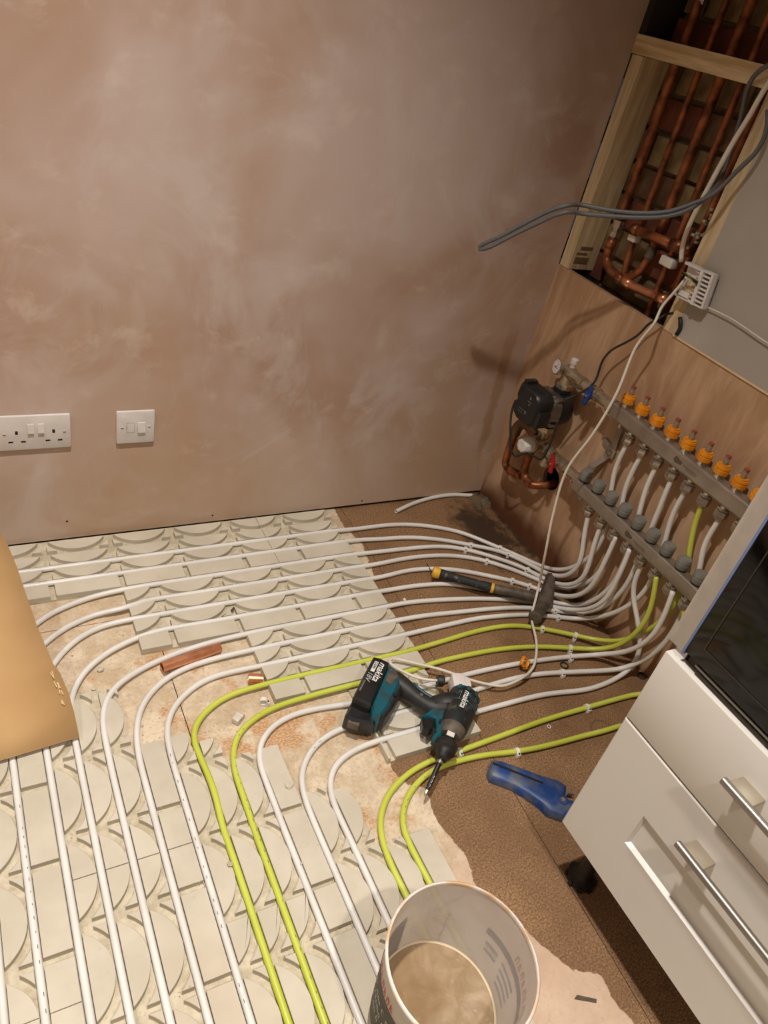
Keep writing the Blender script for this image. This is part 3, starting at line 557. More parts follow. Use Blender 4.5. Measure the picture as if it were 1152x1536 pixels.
# right wall: grey board above, plywood below, open service void between the studs
wr = empty('wall_right'); tag(wr, 'right hand wall of grey board over plywood around an open service void', kind='structure')
bm = B(); box(bm, (-.003, -4, .757), (.012, -.441, 2.4)); link('plasterboard', bm, GREYBOARD, wr)
bm = B(); box(bm, (-.0035, -4, .7555), (.010, -.441, .7595)); link('board_edge', bm, CARDEDGE, wr)
bm = B()
Y0, Y1, Zt = 0.0, -4.0, .7565
hole_c, hole_r = (-.262, .236), .034
N = 28
corn = [(-.0, 0), (Y1, 0), (Y1, Zt), (0, Zt)]
outer = [bm.verts.new((0, y, z_)) for y, z_ in corn]
inner = [bm.verts.new((0, hole_c[0] + hole_r * math.cos(2 * PI * k / N), hole_c[1] + hole_r * math.sin(2 * PI * k / N))) for k in range(N)]
es = [bm.edges.new((outer[i], outer[(i + 1) % 4])) for i in range(4)] + [bm.edges.new((inner[i], inner[(i + 1) % N])) for i in range(N)]
bmesh.ops.triangle_fill(bm, use_beauty=True, edges=es)
ff = [f for f in bm.faces]
ex = bmesh.ops.extrude_face_region(bm, geom=ff)
bmesh.ops.translate(bm, verts=[v for v in ex['geom'] if isinstance(v, bmesh.types.BMVert)], vec=(.014, 0, 0))
link('plywood_panel', bm, PLY, wr)
bm = B(); box(bm, (.06, -4, -.02), (.07, 0, .74)); link('cavity_back', bm, DARK, wr)
# brick wall at the back of the void
rb = empty('wall_recess'); tag(rb, 'old brick wall at the back of the open service void', kind='structure')
bm = B(); box(bm, (.101, -1.2, .5), (.13, .05, 2.4)); link('mortar_bed', bm, MORTAR, rb)
bmesh_b = B(); box(bmesh_b, (-.0095, -.105, -.0325), (.012, .105, .0325), .003)
proto = link('brick', bmesh_b, BRICKS[0], None)
meshes = [proto.data]
for mm in BRICKS[1:]:
    me = proto.data.copy(); me.materials.clear(); me.materials.append(mm); meshes.append(me)
bpy.data.objects.remove(proto)
row = 0; z_ = .62
while z_ < 1.75:
    y = .03 - (.11 if row % 2 else 0)
    while y > -.75:
        o = bpy.data.objects.new('brick', random.choice([meshes[0], meshes[0], meshes[1], meshes[2]]))
        o.location = (.098 + random.uniform(-.004, .004), y, z_ + random.uniform(-.002, .002))
        o.rotation_euler = (random.uniform(-.012, .012), 0, random.uniform(-.012, .012))
        o.parent = rb; COL.objects.link(o)
        y -= .222
    z_ += .076; row += 1
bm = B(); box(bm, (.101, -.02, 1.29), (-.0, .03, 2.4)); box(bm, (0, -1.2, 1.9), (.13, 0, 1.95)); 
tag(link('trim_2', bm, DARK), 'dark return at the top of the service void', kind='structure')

def timber(name, a, b, m, label):
    bm = B(); box(bm, a, b, .0015); return tag(link(name, bm, m), label, 'timber')
timber('timber_stud', (0, -.040, .757), (.089, -.004, 1.2495), TIMBER, 'left upright timber of the wall opening, against the plastered wall')
timber('timber_stud', (-.002, -.4405, .757), (.087, -.4035, 1.2495), TIMBER, 'right upright timber of the wall opening, beside the grey board')
timber('timber_noggin', (-.004, -.56, 1.2505), (.085, -.001, 1.2885), TIMBERX, 'horizontal timber across the top of the copper pipes')
bm = B(); box(bm, (.012, -.0402, .772), (.060, -.0404, .79)); box(bm, (.012, -.0402, .795), (.05, -.0404, .802)); box(bm, (.02, -.0402, .808), (.062, -.0404, .818))
st_ = [o for o in COL.objects if o.name == 'timber_stud'][0]
link('ink_stamp', bm, mat('ink_stamp_print', rgb(120, 96, 66), .8), st_)

# ------------------------------------------------------------------ overlay boards
P_, Q_, PY0, PX0 = D['p'], D['q'], D['y0'], D['x0']
GH = .007; CH = .0062; ZB = .006; ZT = .018; LP_ = .151
Rr = ((LP_ / 2) ** 2 + P_ ** 2) / (2 * P_)
def clip(poly, a0, a1):
    for s, lim in ((1, a0), (-1, -a1)):
        out = []
        for i in range(len(poly)):
            p, q = poly[i - 1], poly[i]
            ip, iq = s * p[0] >= lim, s * q[0] >= lim
            if ip != iq:
                t = (lim * s - p[0]) / (q[0] - p[0]); out.append((lim * s, p[1] + t * (q[1] - p[1])))
            if iq: out.append(q)
        poly = out
        if len(poly) < 3: return []
    ar = abs(sum(poly[i - 1][0] * poly[i][1] - poly[i][0] * poly[i - 1][1] for i in range(len(poly)))) / 2
    return poly if ar > 4e-5 else []
def board(orient, v0, cc, lanes, label, L_=LP_, group=None):
    """lanes: four (u0,u1) or None; grooves at v0 + k*pitch; cross cuts at cc + n*L"""
    R0 = ((L_ / 2) ** 2 + P_ ** 2) / (2 * P_)
    def W_(u, v): return (u, v0 - v) if orient == 'h' else (v0 + v, u)
    bm = B(); pads = []
    for i, ln in enumerate(lanes):
        if not ln: continue
        u0, u1 = ln
        va = i * P_ - GH; vb = (i + 1) * P_ - GH if i < 3 else 3 * P_ + Q_ - GH - .0006
        # base strip of this lane
        prism(bm, [W_(u0, va), W_(u1, va), W_(u1, vb), W_(u0, vb)], .0003, ZB)
        n0 = math.floor((u0 - cc) / L_) - 1; n1 = math.ceil((u1 - cc) / L_) + 1
        for n in range(n0, n1):
            uk = cc + n * L_; um = uk + L_ / 2
            lo, hi = i * P_ + GH, (i + 1) * P_ - GH
            if i == 3:
                hi = 3 * P_ + Q_ - GH - .0006
                pads.append(clip([(uk + CH, lo), (uk + L_ - CH, lo), (uk + L_ - CH, hi), (uk + CH, hi)], u0, u1)); continue
            vc = (i + 1) * P_ - R0
            # segment pad
            r = R0 - GH; h = lo - vc; hw = math.sqrt(r * r - h * h); a0 = math.asin(hw / r)
            seg = [(um + r * math.sin(a0 * (1 - 2 * k / 18)), vc + r * math.cos(a0 * (1 - 2 * k / 18))) for k in range(19)]
            pads.append(clip(seg, u0, u1))
            # the two small corner pads
            r = R0 + GH
            for s in (-1, 1):
                e = L_ / 2 - CH; t = hi - vc; ut = math.sqrt(max(0, r * r - t * t)); vt = math.sqrt(r * r - e * e)
                pts = [(um + s * e, hi), (um + s * ut, hi)]
                a1 = math.atan2(ut, t); a2 = math.atan2(e, vt)
                for k in range(1, 6):
                    a = a1 + (a2 - a1) * k / 5; pts.append((um + s * r * math.sin(a), vc + r * math.cos(a)))
                if s > 0: pts = pts[::-1]
                pads.append(clip(pts, u0, u1))
    o = link('overlay_board', bm, GROOVE)
    tag(o, label, 'floor panel', group)
    for pd in pads:
        if not pd: continue
        bm = B(); prism(bm, [W_(*p) for p in pd], ZB, ZT - random.uniform(0, .0004), bev=.0007)
        link('raised_pad', bm, OVERLAY, o)
    return o
GRP = 'grooved underfloor heating overlay boards'
y1s = PY0 + Q_ + 3 * P_
board('h', y1s, -1.0035, [(-1.9, -.7705)] * 4, 'long cream grooved board lying along the foot of the plastered wall, running under the cardboard', group=GRP)
board('h', y1s, -1.0035, [(-.7695, -.556), (-.7695, -.556), (-.7695, -.556), (-.7695, -.556)], 'short cream grooved board against the plastered wall, next to the bare brown floor', group=GRP)
board('h', PY0, -.9355, [(-1.158, -.555)] * 4, 'second row of cream grooved board out from the plastered wall', group=GRP)
board('h', PY0 - Q_ - 3 * P_, -.8545, [(-.929, -.552)] * 4, 'third row of cream grooved board, partly under the drill battery', group=GRP)
board('h', PY0 - 2 * Q_ - 6 * P_, -.751, [(-.762, -.57), (-.762, -.57), (-.762, -.545), (-.762, -.533)], 'small cream grooved board underneath the cordless driver', group=GRP)
board('v', PX0 - Q_ - 3 * P_, -.683, [(-1.05, -.55)] * 4, 'cream grooved board at the bottom left corner, under the three leftmost white pipes', .148, GRP)
board('v', PX0 - Q_ - 3 * P_, -.979, [(-1.75, -1.051)] * 4, 'cream grooved board at the very bottom left of the picture', .148, GRP)
board('v', PX0, -.643, [(-.869, -.488)] * 3 + [(-.869, -.647)], 'cream grooved board just below the cardboard corner', .150, GRP)
board('v', PX0, -.946, [(-1.75, -.8703)] * 4, 'cream grooved board left of the lime pipes, running out of the bottom edge', .150, GRP)
board('v', PX0 + 3 * P_ + Q_, -.718, [(-1.018, -.648), (-1.018, -.674), (-1.018, -.7255), (-1.018, -.7255)], 'cream grooved board under the bends of the two long lime pipes', .149, GRP)
board('v', PX0 + 3 * P_ + Q_, -1.094, [(-1.75, -1.0195)] * 4, 'cream grooved board under the straight lime pipes at the bottom edge', .149, GRP)
board('v', PX0 + 6 * P_ + 2 * Q_, -.977, [(-1.75, -.842), (-1.75, -.855), (-1.75, -.985), (-1.75, -.985)], 'cream grooved board that the bucket stands on', .148, GRP)
# end face filler of board lane widths: the drilled board reaches out to the right
# ------------------------------------------------------------------ pipes
PR = .0061
PL = {
 1: 'white heating pipe nearest the plastered wall', 2: 'second white heating pipe out from the plastered wall',
 3: 'third white heating pipe out, bending under the cardboard at its upper edge', 4: 'fourth white heating pipe out from the wall, bending under the cardboard',
 5: 'fifth white heating pipe out, passing under the yellow end of the hammer', 6: 'sixth white heating pipe out, running under the hammer handle and the cardboard corner',
 7: 'white heating pipe bending just above the loose copper tube', 8: 'white heating pipe bending just below the loose copper tube',
 9: 'white heating pipe bending closest outside the two long lime pipes', 10: 'outer of the two long lime pipes, bending left of the other',
 11: 'inner of the two long lime pipes, passing under the drill battery', 12: 'white heating pipe bending closest inside the two long lime pipes',
 13: 'white heating pipe passing beneath the middle of the cordless driver', 14: 'white heating pipe reappearing at the right of the driver motor, lowest white one',
 15: 'short lime pipe with the wider bend, passing under the driver bit', 16: 'lime pipe nearest the blue pipe cutter, inner of the short pair'}
for k in sorted(D['pipes'], key=int):
    i = int(k)
    pts = spline(smooth_pts(spline(D['pipes'][k], .02), 3), .008)
    bm = B(); tube(bm, pts, PR, 12)
    lime = i in (10, 11, 15, 16)
    o = tag(link('heating_pipe', bm, LIME if lime else PIPE, smooth=180), PL[i], 'pipe', 'lime heating pipes' if lime else 'white heating pipes')
    # faint printed line in places
    if i in (4, 9, 11, 16, 13):
        cand = [(a, b_) for a, b_ in zip(pts, pts[1:]) if (i == 16 and -.80 < a.x < -.70 and a.z < .02) or (i in (4, 9, 11) and a.y < -.66 and a.y > -1.3) or (i == 13 and a.x < -1 + .3 and a.y > -.9 and a.x > -.9)]
        bm = B(); rnd = random.Random(i)
        for j, (a, b_) in enumerate(cand):
            if j % 2 or rnd.random() < .25: continue
            d_ = (b_ - a).normalized(); sd = Vector((-d_.y, d_.x, 0)).normalized()
            off = sd * (-.002 if i != 9 else .002)
            c_ = a + off + Vector((0, 0, math.sqrt(PR ** 2 - .002 ** 2) + .00015))
            ln = .0012 + rnd.random() * .0022
            vs = [bm.verts.new(c_ + d_ * s1 * ln + sd * s2 * .0005) for s1, s2 in ((-1, -1), (1, -1), (1, 1), (-1, 1))]
            bm.faces.new(vs)
        if len(bm.faces): link('printed_marking', bm, MARK, o)
        else: bm.free()
# pipe clips
CL_LAB = {('1', 0): 'white pipe clip on the pipe nearest the plastered wall', ('2', 0): 'white pipe clip on the second pipe, left of the stain',
 ('2', 1): 'white pipe clip on the second pipe, beside the damp stain', ('3', 0): 'white pipe clip on the third pipe from the wall', ('3', 1): 'white pipe clip on the third pipe, above the hammer neck',
 ('4', 0): 'white pipe clip on the fourth pipe from the wall', ('5', 0): 'white pipe clip beside the hammer neck', ('5', 1): 'white pipe clip closest to the hammer head',
 ('8', 0): 'white pipe clip right beside the hammer head', ('9', 0): 'white pipe clip on the last white pipe before the lime ones', ('10', 0): 'white pipe clip on the upper lime pipe, near the white cable',
 ('10', 1): 'white pipe clip on the upper lime pipe, right of the white cable', ('11', 0): 'white pipe clip on the lower of the long lime pipes', ('12', 0): 'white pipe clip above the black rubber ring',
 ('13', 0): 'white pipe clip below the black rubber ring', ('15', 0): 'white pipe clip beside the driver bit', ('15', 1): 'white pipe clip on the short lime pipe, near the cabinet', ('16', 0): 'white pipe clip just above the blue cutter'}
def clip_mesh(bm, c_, d_, z0=.0):
    d_ = Vector((d_.x, d_.y, 0)).normalized(); sd = Vector((-d_.y, d_.x, 0)); w = .0042; zc = c_.z
    def ringp(r, a): return sd * math.cos(a) * r + Vector((0, 0, math.sin(a) * r))
    A = [math.radians(x) for x in range(-50, 231, 20)]
    rows = []
    for s in (-1, 1):
        for r in (PR + .0004, PR + .0026):
            rows.append([bm.verts.new(c_ + d_ * w * s + ringp(r, a)) for a in A])
    i0, o0, i1, o1 = rows
    for k in range(len(A) - 1):
        for p, q in ((i0, o0), (o0, o1), (o1, i1), (i1, i0)):
            bm.faces.new((p[k], p[k + 1], q[k + 1], q[k]))
    for k in (0, -1): bm.faces.new((i0[k], o0[k], o1[k], i1[k]))
    mt = Matrix((d_, sd, Vector((0, 0, 1)))).transposed().to_4x4()
    mt.translation = Vector((c_.x, c_.y, 0))
    box(bm, (-.0042, -.0085, .0004), (.0042, .0085, max(.0025, zc - PR - .0002)), mtx=mt)
    box(bm, (-.004, -.013, .0004), (.004, -.0065, .013), .001, mtx=mt)
    lathe(bm, c_ - sd * .0098 + Vector((0, 0, .0132 - zc)), (0, 0, 1), [(0, .0022), (.001, .0022), (.0014, .0012)], 10, mi=1)
for k, lst in D['clips'].items():
    pts = spline(D['pipes'][k], .02)
    for j, p in enumerate(lst):
        bi = min(range(1, len(pts) - 1), key=lambda q: (pts[q] - Vector(p)).length)
        c_ = pts[bi]; d_ = pts[bi + 1] - pts[bi - 1]
        bm = B(); clip_mesh(bm, Vector(c_), d_)
        tag(link('pipe_clip', bm, None, smooth=40, mats=[CLIPW, DKMET]), CL_LAB[(k, j)], 'clip', 'white clips holding the pipes to the floor')
mc = D['misc']
bm = B(); c_ = Vector(mc['looseclip']); c_.z = .0128; clip_mesh(bm, c_, Vector((.4, 1, 0)))
tag(link('pipe_clip', bm, None, smooth=40, mats=[CLIPW, DKMET]), 'empty white pipe clip standing loose between the lime pipes', 'clip', 'white clips holding the pipes to the floor')

# short offcut of pipe and clear bag in the corner
bm = B(); tube(bm, spline([[p[0], p[1], .0075] for p in D['offcut']], .01), PR, 12, hollow=.72)
tag(link('pipe_offcut', bm, PIPE, smooth=50), 'short loose offcut of white pipe lying at the foot of the plastered wall', 'pipe')
bm = B(); rnd = random.Random(3)
b0 = Vector(mc['bag'])
gv = [[bm.verts.new((b0.x - .02 + .010 * i + .004 * rnd.random(), b0.y + .028 - .011 * j + .004 * rnd.random(), .002 + .022 * rnd.random() * (0 < i < 6) * (0 < j < 6))) for i in range(7)] for j in range(7)]
for j in range(6):
    for i in range(6): bm.faces.new((gv[j][i], gv[j][i + 1], gv[j + 1][i + 1], gv[j + 1][i]))
for v in bm.verts: v.co.x = min(v.co.x, -.004); v.co.y = min(v.co.y, -.004)
POLY = mat('clear_polythene', rgb(200, 180, 150), .2); pb = POLY.node_tree.nodes['Principled BSDF']
pb.inputs['Transmission Weight'].default_value = .8; pb.inputs['IOR'].default_value = 1.1
tag(link('plastic_bag', bm, POLY, smooth=60), 'crumpled clear plastic bag in the corner at the pipe offcut end', 'bag')

# loose copper pieces
def copper_piece(a, b_, r, label):
    a, b_ = Vector(a), Vector(b_); d_ = (b_ - a); L = d_.length
    bm = B()
    R_ = [(0, r - .0012), (0, r), (L, r), (L, r - .0012), (L - .0001, r - .0014), (.0001, r - .0014)]
    rings = lathe(bm, a, d_, R_, 28, cap=False)
    n = 28
    for k in range(n): bm.faces.new((rings[-1][k], rings[-1][(k + 1) % n], rings[0][(k + 1) % n], rings[0][k]))
    return tag(link('copper_tube', bm, COPPER, smooth=40), label, 'copper pipe')
a_, b__ = Vector(mc['cu1a']), Vector(mc['cu1b']); a_.z = b__.z = .0195
copper_piece(a_, b__, .0112, 'longer loose copper tube lying between two white pipes')
a_, b__ = Vector(mc['cu2a']), Vector(mc['cu2b']); a_.z = b__.z = .0125
copper_piece(a_, b__, .0115, 'short copper coupling lying left of the drill battery')

# ------------------------------------------------------------------ manifold bars
def nut(bm, c_, r, h, mi=0, n=6, rot=0.0):
    """hexagonal nut about the z axis, c_ = bottom centre"""
    c_ = Vector(c_); rings = []
    for t, rr in ((0, r * .93), (.0015, r), (h - .0015, r), (h, r * .93)):
        rings.append([bm.verts.new(c_ + Vector((math.cos(2 * PI * k / n + rot) * rr, math.sin(2 * PI * k / n + rot) * rr, t))) for k in range(n)])
    for i in range(3):
        for k in range(n):
            bm.faces.new((rings[i][k], rings[i][(k + 1) % n], rings[i + 1][(k + 1) % n], rings[i + 1][k])).material_index = mi
    bm.faces.new(rings[0]).material_index = mi; bm.faces.new(rings[-1]).material_index = mi
def bar_mesh(x, ys, ye, zc, hx, hz):
    bm = B(); r = .008
    pr = []
    for cx, cz, a0 in ((hx - r, hz - r, 0), (-hx + r, hz - r, 90), (-hx + r, -hz + r, 180), (hx - r, -hz + r, 270)):
        for k in range(5):
            a = math.radians(a0 + k * 22.5); pr.append((cx + r * math.cos(a), cz + r * math.sin(a)))
    A = [bm.verts.new((x + p[0], ys, zc + p[1])) for p in pr]; Bv = [bm.verts.new((x + p[0], ye, zc + p[1])) for p in pr]
    n = len(pr)
    for k in range(n): bm.faces.new((A[k], A[(k + 1) % n], Bv[(k + 1) % n], Bv[k]))
    bm.faces.new(A); bm.faces.new(Bv)
    return bm
UY, UX, UBZ = -.4345, -.045, .5500
LY, LX, LBZ = -.4250, -.063, .3290
# upper bar
up = link('flow_manifold', bar_mesh(UX, -.412, -.90, UBZ, .017, .0205), STEEL, smooth=40)
tag(up, 'upper stainless steel manifold bar topped with amber flow meters', 'manifold')
for k in range(9):
    y = UY - .05 * k
    bm = B(); lathe(bm, (UX, y, UBZ + .018), (0, 0, 1), [(0, .0115), (.011, .0115), (.011, .009), (.016, .009)], 20)
    fm = link('flow_meter', bm, CHROME, up, 40)
    bm = B(); n = 32; zb = UBZ + .030
    prof = [(0, .0142), (.0015, .0158), (.011, .0162), (.0115, .0148), (.0135, .0148), (.014, .0158), (.019, .0150), (.0195, .0128), (.0225, .0128), (.0225, .0085)]
    rings = lathe(bm, (UX, y, zb), (0, 0, 1), prof, n)
    for ri in (1, 2, 5, 6):
        for kk in range(n):
            if kk % 8 == 0:
                v = rings[ri][kk]; dx, dy = v.co.x - UX, v.co.y - y
                v.co.x = UX + dx * 1.08; v.co.y = y + dy * 1.08
    link('amber_collar', bm, ORANGE, fm, 40)
    bm = B(); lathe(bm, (UX, y, zb + .022), (0, 0, 1), [(0, .0062), (.019, .0058), (.021, .004)], 16)
    link('sight_tube', bm, CLEAR, fm, 40)
    bm = B(); lathe(bm, (UX, y, zb + .036), (0, 0, 1), [(0, .003), (.0075, .003)], 10); lathe(bm, (UX, y, zb + .0405), (0, 0, 1), [(0, .0064), (.003, .0060), (.004, .003)], 14)
    link('red_indicator', bm, mat('dull_red_plastic', rgb(150, 70, 56), .4) if k == 0 else bpy.data.materials['dull_red_plastic'], fm, 40)
def outlet(y, x, zb, par):
    bm = B()
    lathe(bm, (x, y, zb - .008), (0, 0, 1), [(0, .0105), (.009, .0105)], 20)
    nut(bm, (x, y, zb - .0135), .0142, .006, rot=.3)
    o = link('outlet_connector', bm, CHROME, par, 40)
    bm = B(); nut(bm, (x, y, zb - .033), .0148, .018, rot=.1)
    lathe(bm, (x, y, zb - .0365), (0, 0, 1), [(0, .0105), (.004, .012)], 20)
    link('compression_nut', bm, CHROME, o, 40)
for k in range(8): outlet(-.4835 - .05 * k, UX, UBZ - .0195, up)
bm = B(); lathe(bm, (UX, -.445, UBZ - .034), (0, 0, 1), [(0, .006), (.004, .0085), (.015, .0085)], 16); link('drain_plug', bm, CHROME, up, 40)
# lower bar
lw = link('return_manifold', bar_mesh(LX, -.408, -.90, LBZ, .017, .0190), STEEL, smooth=40)
tag(lw, 'lower stainless steel manifold bar topped with round grey caps', 'manifold')
for k in range(9):
    y = LY - .05 * k
    bm = B(); lathe(bm, (LX, y, LBZ + .0175), (0, 0, 1), [(0, .013), (.008, .013)], 20)
    vc_ = link('valve_seat', bm, DKMET, lw, 40)
    bm = B(); n = 36
    rings = lathe(bm, (LX, y, LBZ + .0235), (0, 0, 1), [(0, .0150), (.001, .0158), (.013, .0160), (.0135, .0148), (.0155, .0148), (.016, .0158), (.024, .0152), (.0262, .0138), (.0262, .0112), (.0252, .0108), (.0252, .0100), (.0262, .0096)], n)
    for ri in (1, 2, 5, 6):
        for kk in range(0, n, 2):
            v = rings[ri][kk]; dx, dy = v.co.x - LX, v.co.y - y
            v.co.x = LX + dx * .97; v.co.y = y + dy * .97
    link('grey_cap', bm, GREYCAP, vc_, 40)
for k in range(8): outlet(-.4775 - .05 * k, LX, LBZ - .018, lw)
bm = B(); lathe(bm, (LX, -.438, LBZ - .031), (0, 0, 1), [(0, .006), (.004, .0085), (.014, .0085)], 16); link('drain_plug', bm, CHROME, lw, 40)
# stamped arrows on both bars
for par, x, yc, zc in ((up, UX, -.655, UBZ), (lw, LX, -.640, LBZ)):
    bm = B(); xs = x - .0172
    def pl(pts):
        vs = [bm.verts.new((xs, y, z_)) for y, z_ in pts]; bm.faces.new(vs)
    pl([(yc, zc + .004), (yc + .022, zc + .010), (yc + .026, zc), (yc + .020, zc - .006), (yc + .002, zc - .003)])
    pl([(yc - .004, zc + .0015), (yc - .045, zc + .0015), (yc - .045, zc - .0005), (yc - .004, zc - .0005)])
    pl([(yc - .014, zc - .003), (yc - .045, zc - .003), (yc - .045, zc - .0045), (yc - .014, zc - .0045)])
    link('stamped_arrow', bm, mat('stamp_shade', rgb(110, 98, 86), .5, .6), par)
# wall bracket between the bars
bk = thing('manifold_bracket', (0, -.44, .45), 'bent galvanised bracket strap fixed to the plywood between the two manifold bars', 'bracket')
bm = B()
GALV = mat('galvanised_strap', rgb(168, 160, 150), .4, .8)
def strap(bm, pts, w, t):
    pts = [Vector(p) for p in pts]
    for a, b_ in zip(pts, pts[1:]):
        d_ = (b_ - a).normalized(); u = Vector((1, 0, 0)); s = d_.cross(u).normalized(); u = s.cross(d_)
        vs = []
        for e, p in ((0, a - d_ * .001), (1, b_ + d_ * .001)):
            for i_, j_ in ((-1, -1), (1, -1), (1, 1), (-1, 1)): vs.append(bm.verts.new(p + s * w * i_ + u * t * j_))
        for f in ((0, 1, 2, 3), (4, 5, 6, 7), (0, 1, 5, 4), (1, 2, 6, 5), (2, 3, 7, 6), (3, 0, 4, 7)): bm.faces.new([vs[q] for q in f])
strap(bm, [(-.028, -.432, .522), (-.012, -.425, .47), (-.006, -.425, .43), (-.010, -.413, .405), (-.03, -.400, .372), (-.04, -.400, .345)], .008, .0015)
strap(bm, [(-.005, -.385, .44), (-.005, -.425, .43)], .008, .002)
link('strap', bm, GALV, bk)
bm = B(); box(bm, (-.010, -.436, .412), (-.004, -.405, .44), .002); lathe(bm, (-.004, -.42, .426), (-1, 0, 0), [(0, .008), (.009, .0075), (.011, .004)], 6)
link('clamp_plate', bm, GALV, bk, 40)

# ------------------------------------------------------------------ pump and mixing set
ps = thing('pump_set', (0, -.235, .45), 'black pump and nickel mixing valves at the left end of the manifold bars', 'pump')
AX = -.055; PY = -.228
def part(name, bm, m, sm=40, par=None, mats=None): return link(name, bm, m, par or ps, sm, mats)
# volute and motor
bm = B()
lathe(bm, (AX, PY - .003, .503), (0, 0, 1), [(-.008, .020), (.0, .0235), (.012, .0235), (.014, .016)], 28)
lathe(bm, (AX, PY + .003, .3935), (0, 0, 1), [(0, .016), (.003, .0235), (.015, .0235), (.02, .018)], 28)
lathe(bm, (AX + .03, PY, .4525), (-1, 0, 0), [(0, .038), (.008, .048), (.035, .052), (.045, .048)], 36)
part('pump_body', bm, BLACKP)
bm = B(); lathe(bm, (AX - .014, PY, .4525), (-1, 0, 0), [(0, .046), (.004, .047), (.028, .044), (.045, .042)], 36)
for k in range(8):
    a = 2 * PI * k / 8 + .3
    box(bm, (-.003, -.003, 0), (.003, .003, .034), mtx=Matrix.Translation((AX - .016, PY + math.cos(a) * .045, .4525 + math.sin(a) * .045)) @ Matrix.Rotation(-PI / 2, 4, 'Y'))
for a in (.8, 2.3, 3.9, 5.5):
    lathe(bm, (AX - .012, PY + math.cos(a) * .051, .4525 + math.sin(a) * .051), (-1, 0, 0), [(0, .006), (.02, .006), (.02, .003)], 12)
part('motor_casting', bm, mat('cast_aluminium', rgb(150, 144, 136), .45, .9))
bm = B()
hx = [( .045, .048), (-.030, .050), (-.048, .034), (-.050, -.030), (-.034, -.048), (.020, -.050), (.040, -.040), (.048, -.012), (.040, .004), (.048, .016)]
A = [bm.verts.new((-.112, PY + p[0], .4600 + p[1])) for p in hx]; Bv = [bm.verts.new((-.153, PY + p[0] * .96, .4600 + p[1] * .96)) for p in hx]
C2 = [bm.verts.new((-.160, PY + p[0] * .86, .4600 + p[1] * .86)) for p in hx]
n = len(hx)
for X_, Y_ in ((A, Bv), (Bv, C2)):
    for k in range(n): bm.faces.new((X_[k], X_[(k + 1) % n], Y_[(k + 1) % n], Y_[k]))
bm.faces.new(A); bm.faces.new(C2)
box(bm, (-.150, PY + .028, .505), (-.116, PY + .044, .515), .001)
box(bm, (-.155, PY - .06, .425), (-.118, PY - .042, .468), .002)
hd = part('control_box', bm, BLACKP)
bm = B(); xx = -.1603
def quad(bm, y, z_, w, h):
    vs = [bm.verts.new((xx, y + a * w, z_ + b_ * h)) for a, b_ in ((-.5, -.5), (.5, -.5), (.5, .5), (-.5, .5))]; bm.faces.new(vs)
quad(bm, PY - .012, .487, .005, .006); quad(bm, PY - .012, .477, .016, .0016); quad(bm, PY - .014, .470, .004, .005)
for i in range(3):
    for j in range(3): quad(bm, PY - .012 + i * .0028, .442 + j * .0028, .0022, .0022)
quad(bm, PY + .010, .446, .022, .0012); quad(bm, PY + .012, .438, .018, .0012)
link('panel_print', bm, mat('grey_panel_print', rgb(120, 120, 122), .6), hd)
# upper fittings
bm = B()
lathe(bm, (AX, PY - .004, .512), (0, 0, 1), [(0, .0235), (.013, .0245), (.015, .018), (.03, .016), (.052, .015)], 28)
lathe(bm, (AX, PY - .004, .5560), (0, -1, 0), [(-.016, .014), (-.014, .017), (.012, .017), (.018, .014), (.055, .0135)], 24)
nut(bm, (AX, PY - .004, .513), .027, .015)
part('pump_elbow', bm, BRASS)
bm = B(); lathe(bm, (AX, PY - .008, .5700), (0, 0, 1), [(0, .0075), (.012, .0075), (.012, .0095), (.024, .0098), (.027, .006)], 18)
part('air_vent', bm, WHITE)
bm = B(); lathe(bm, (AX - .012, PY + .001, .5640), (-1, .25, .12), [(0, .006), (.016, .006), (.016, .019), (.026, .0205), (.028, .0205)], 32)
gg = part('temperature_gauge', bm, CHROME)
ax_ = Vector((-1, .25, .12)).normalized(); gc = Vector((AX - .012, PY + .001, .5640)) + ax_ * .0283
bm = B(); lathe(bm, gc, ax_, [(0, .018), (.0004, .018)], 32); link('gauge_dial', bm, WHITE, gg, 40)
Rg = frame_from(ax_)
bm = B()
for k in range(11):
    a = math.radians(210 - 24 * k); c0 = gc + ax_ * .0007
    e = Rg @ Vector((math.cos(a), math.sin(a), 0)); t = Rg @ Vector((-math.sin(a), math.cos(a), 0))
    vs = [bm.verts.new(c0 + e * r + t * s) for r, s in ((.0125, -.0005), (.0165, -.0005), (.0165, .0005), (.0125, .0005))]; bm.faces.new(vs)
e = Rg @ Vector((.6, .8, 0)); t = Rg @ Vector((-.8, .6, 0))
vs = [bm.verts.new(gc + ax_ * .0008 + e * r + t * s) for r, s in ((-.004, -.0008), (.012, -.0002), (.012, .0002), (-.004, .0008))]; bm.faces.new(vs)
link('dial_marks', bm, INK, gg)
bm = B(); quadc = gc + ax_ * .0006
vs = [bm.verts.new(quadc + Rg @ Vector((a, b_, 0))) for a, b_ in ((-.008, -.001), (.008, -.001), (.008, -.0035), (-.008, -.0035))]; bm.faces.new(vs)
link('dial_red_mark', bm, REDP, gg)
def rail(y0_, y1_, z_, name):
    bm = B(); L = abs(y1_ - y0_)
    lathe(bm, (AX, y0_, z_), (0, -1, 0), [(0, .0145), (.004, .0145), (.004, .0175), (.016, .0175), (.018, .013), (.028, .0125), (.030, .0165), (.05, .0165), (.052, .013), (.058, .0125), (.06, .018), (.074, .018), (.076, .0145), (L - .014, .014), (L - .013, .0195), (L - .001, .0195), (L, .015)], 12)
    return part(name, bm, BRASS)
r1 = rail(-.278, -.412, .5540, 'upper_ball_valve')
r2 = rail(-.272, -.408, .3340, 'lower_ball_valve')
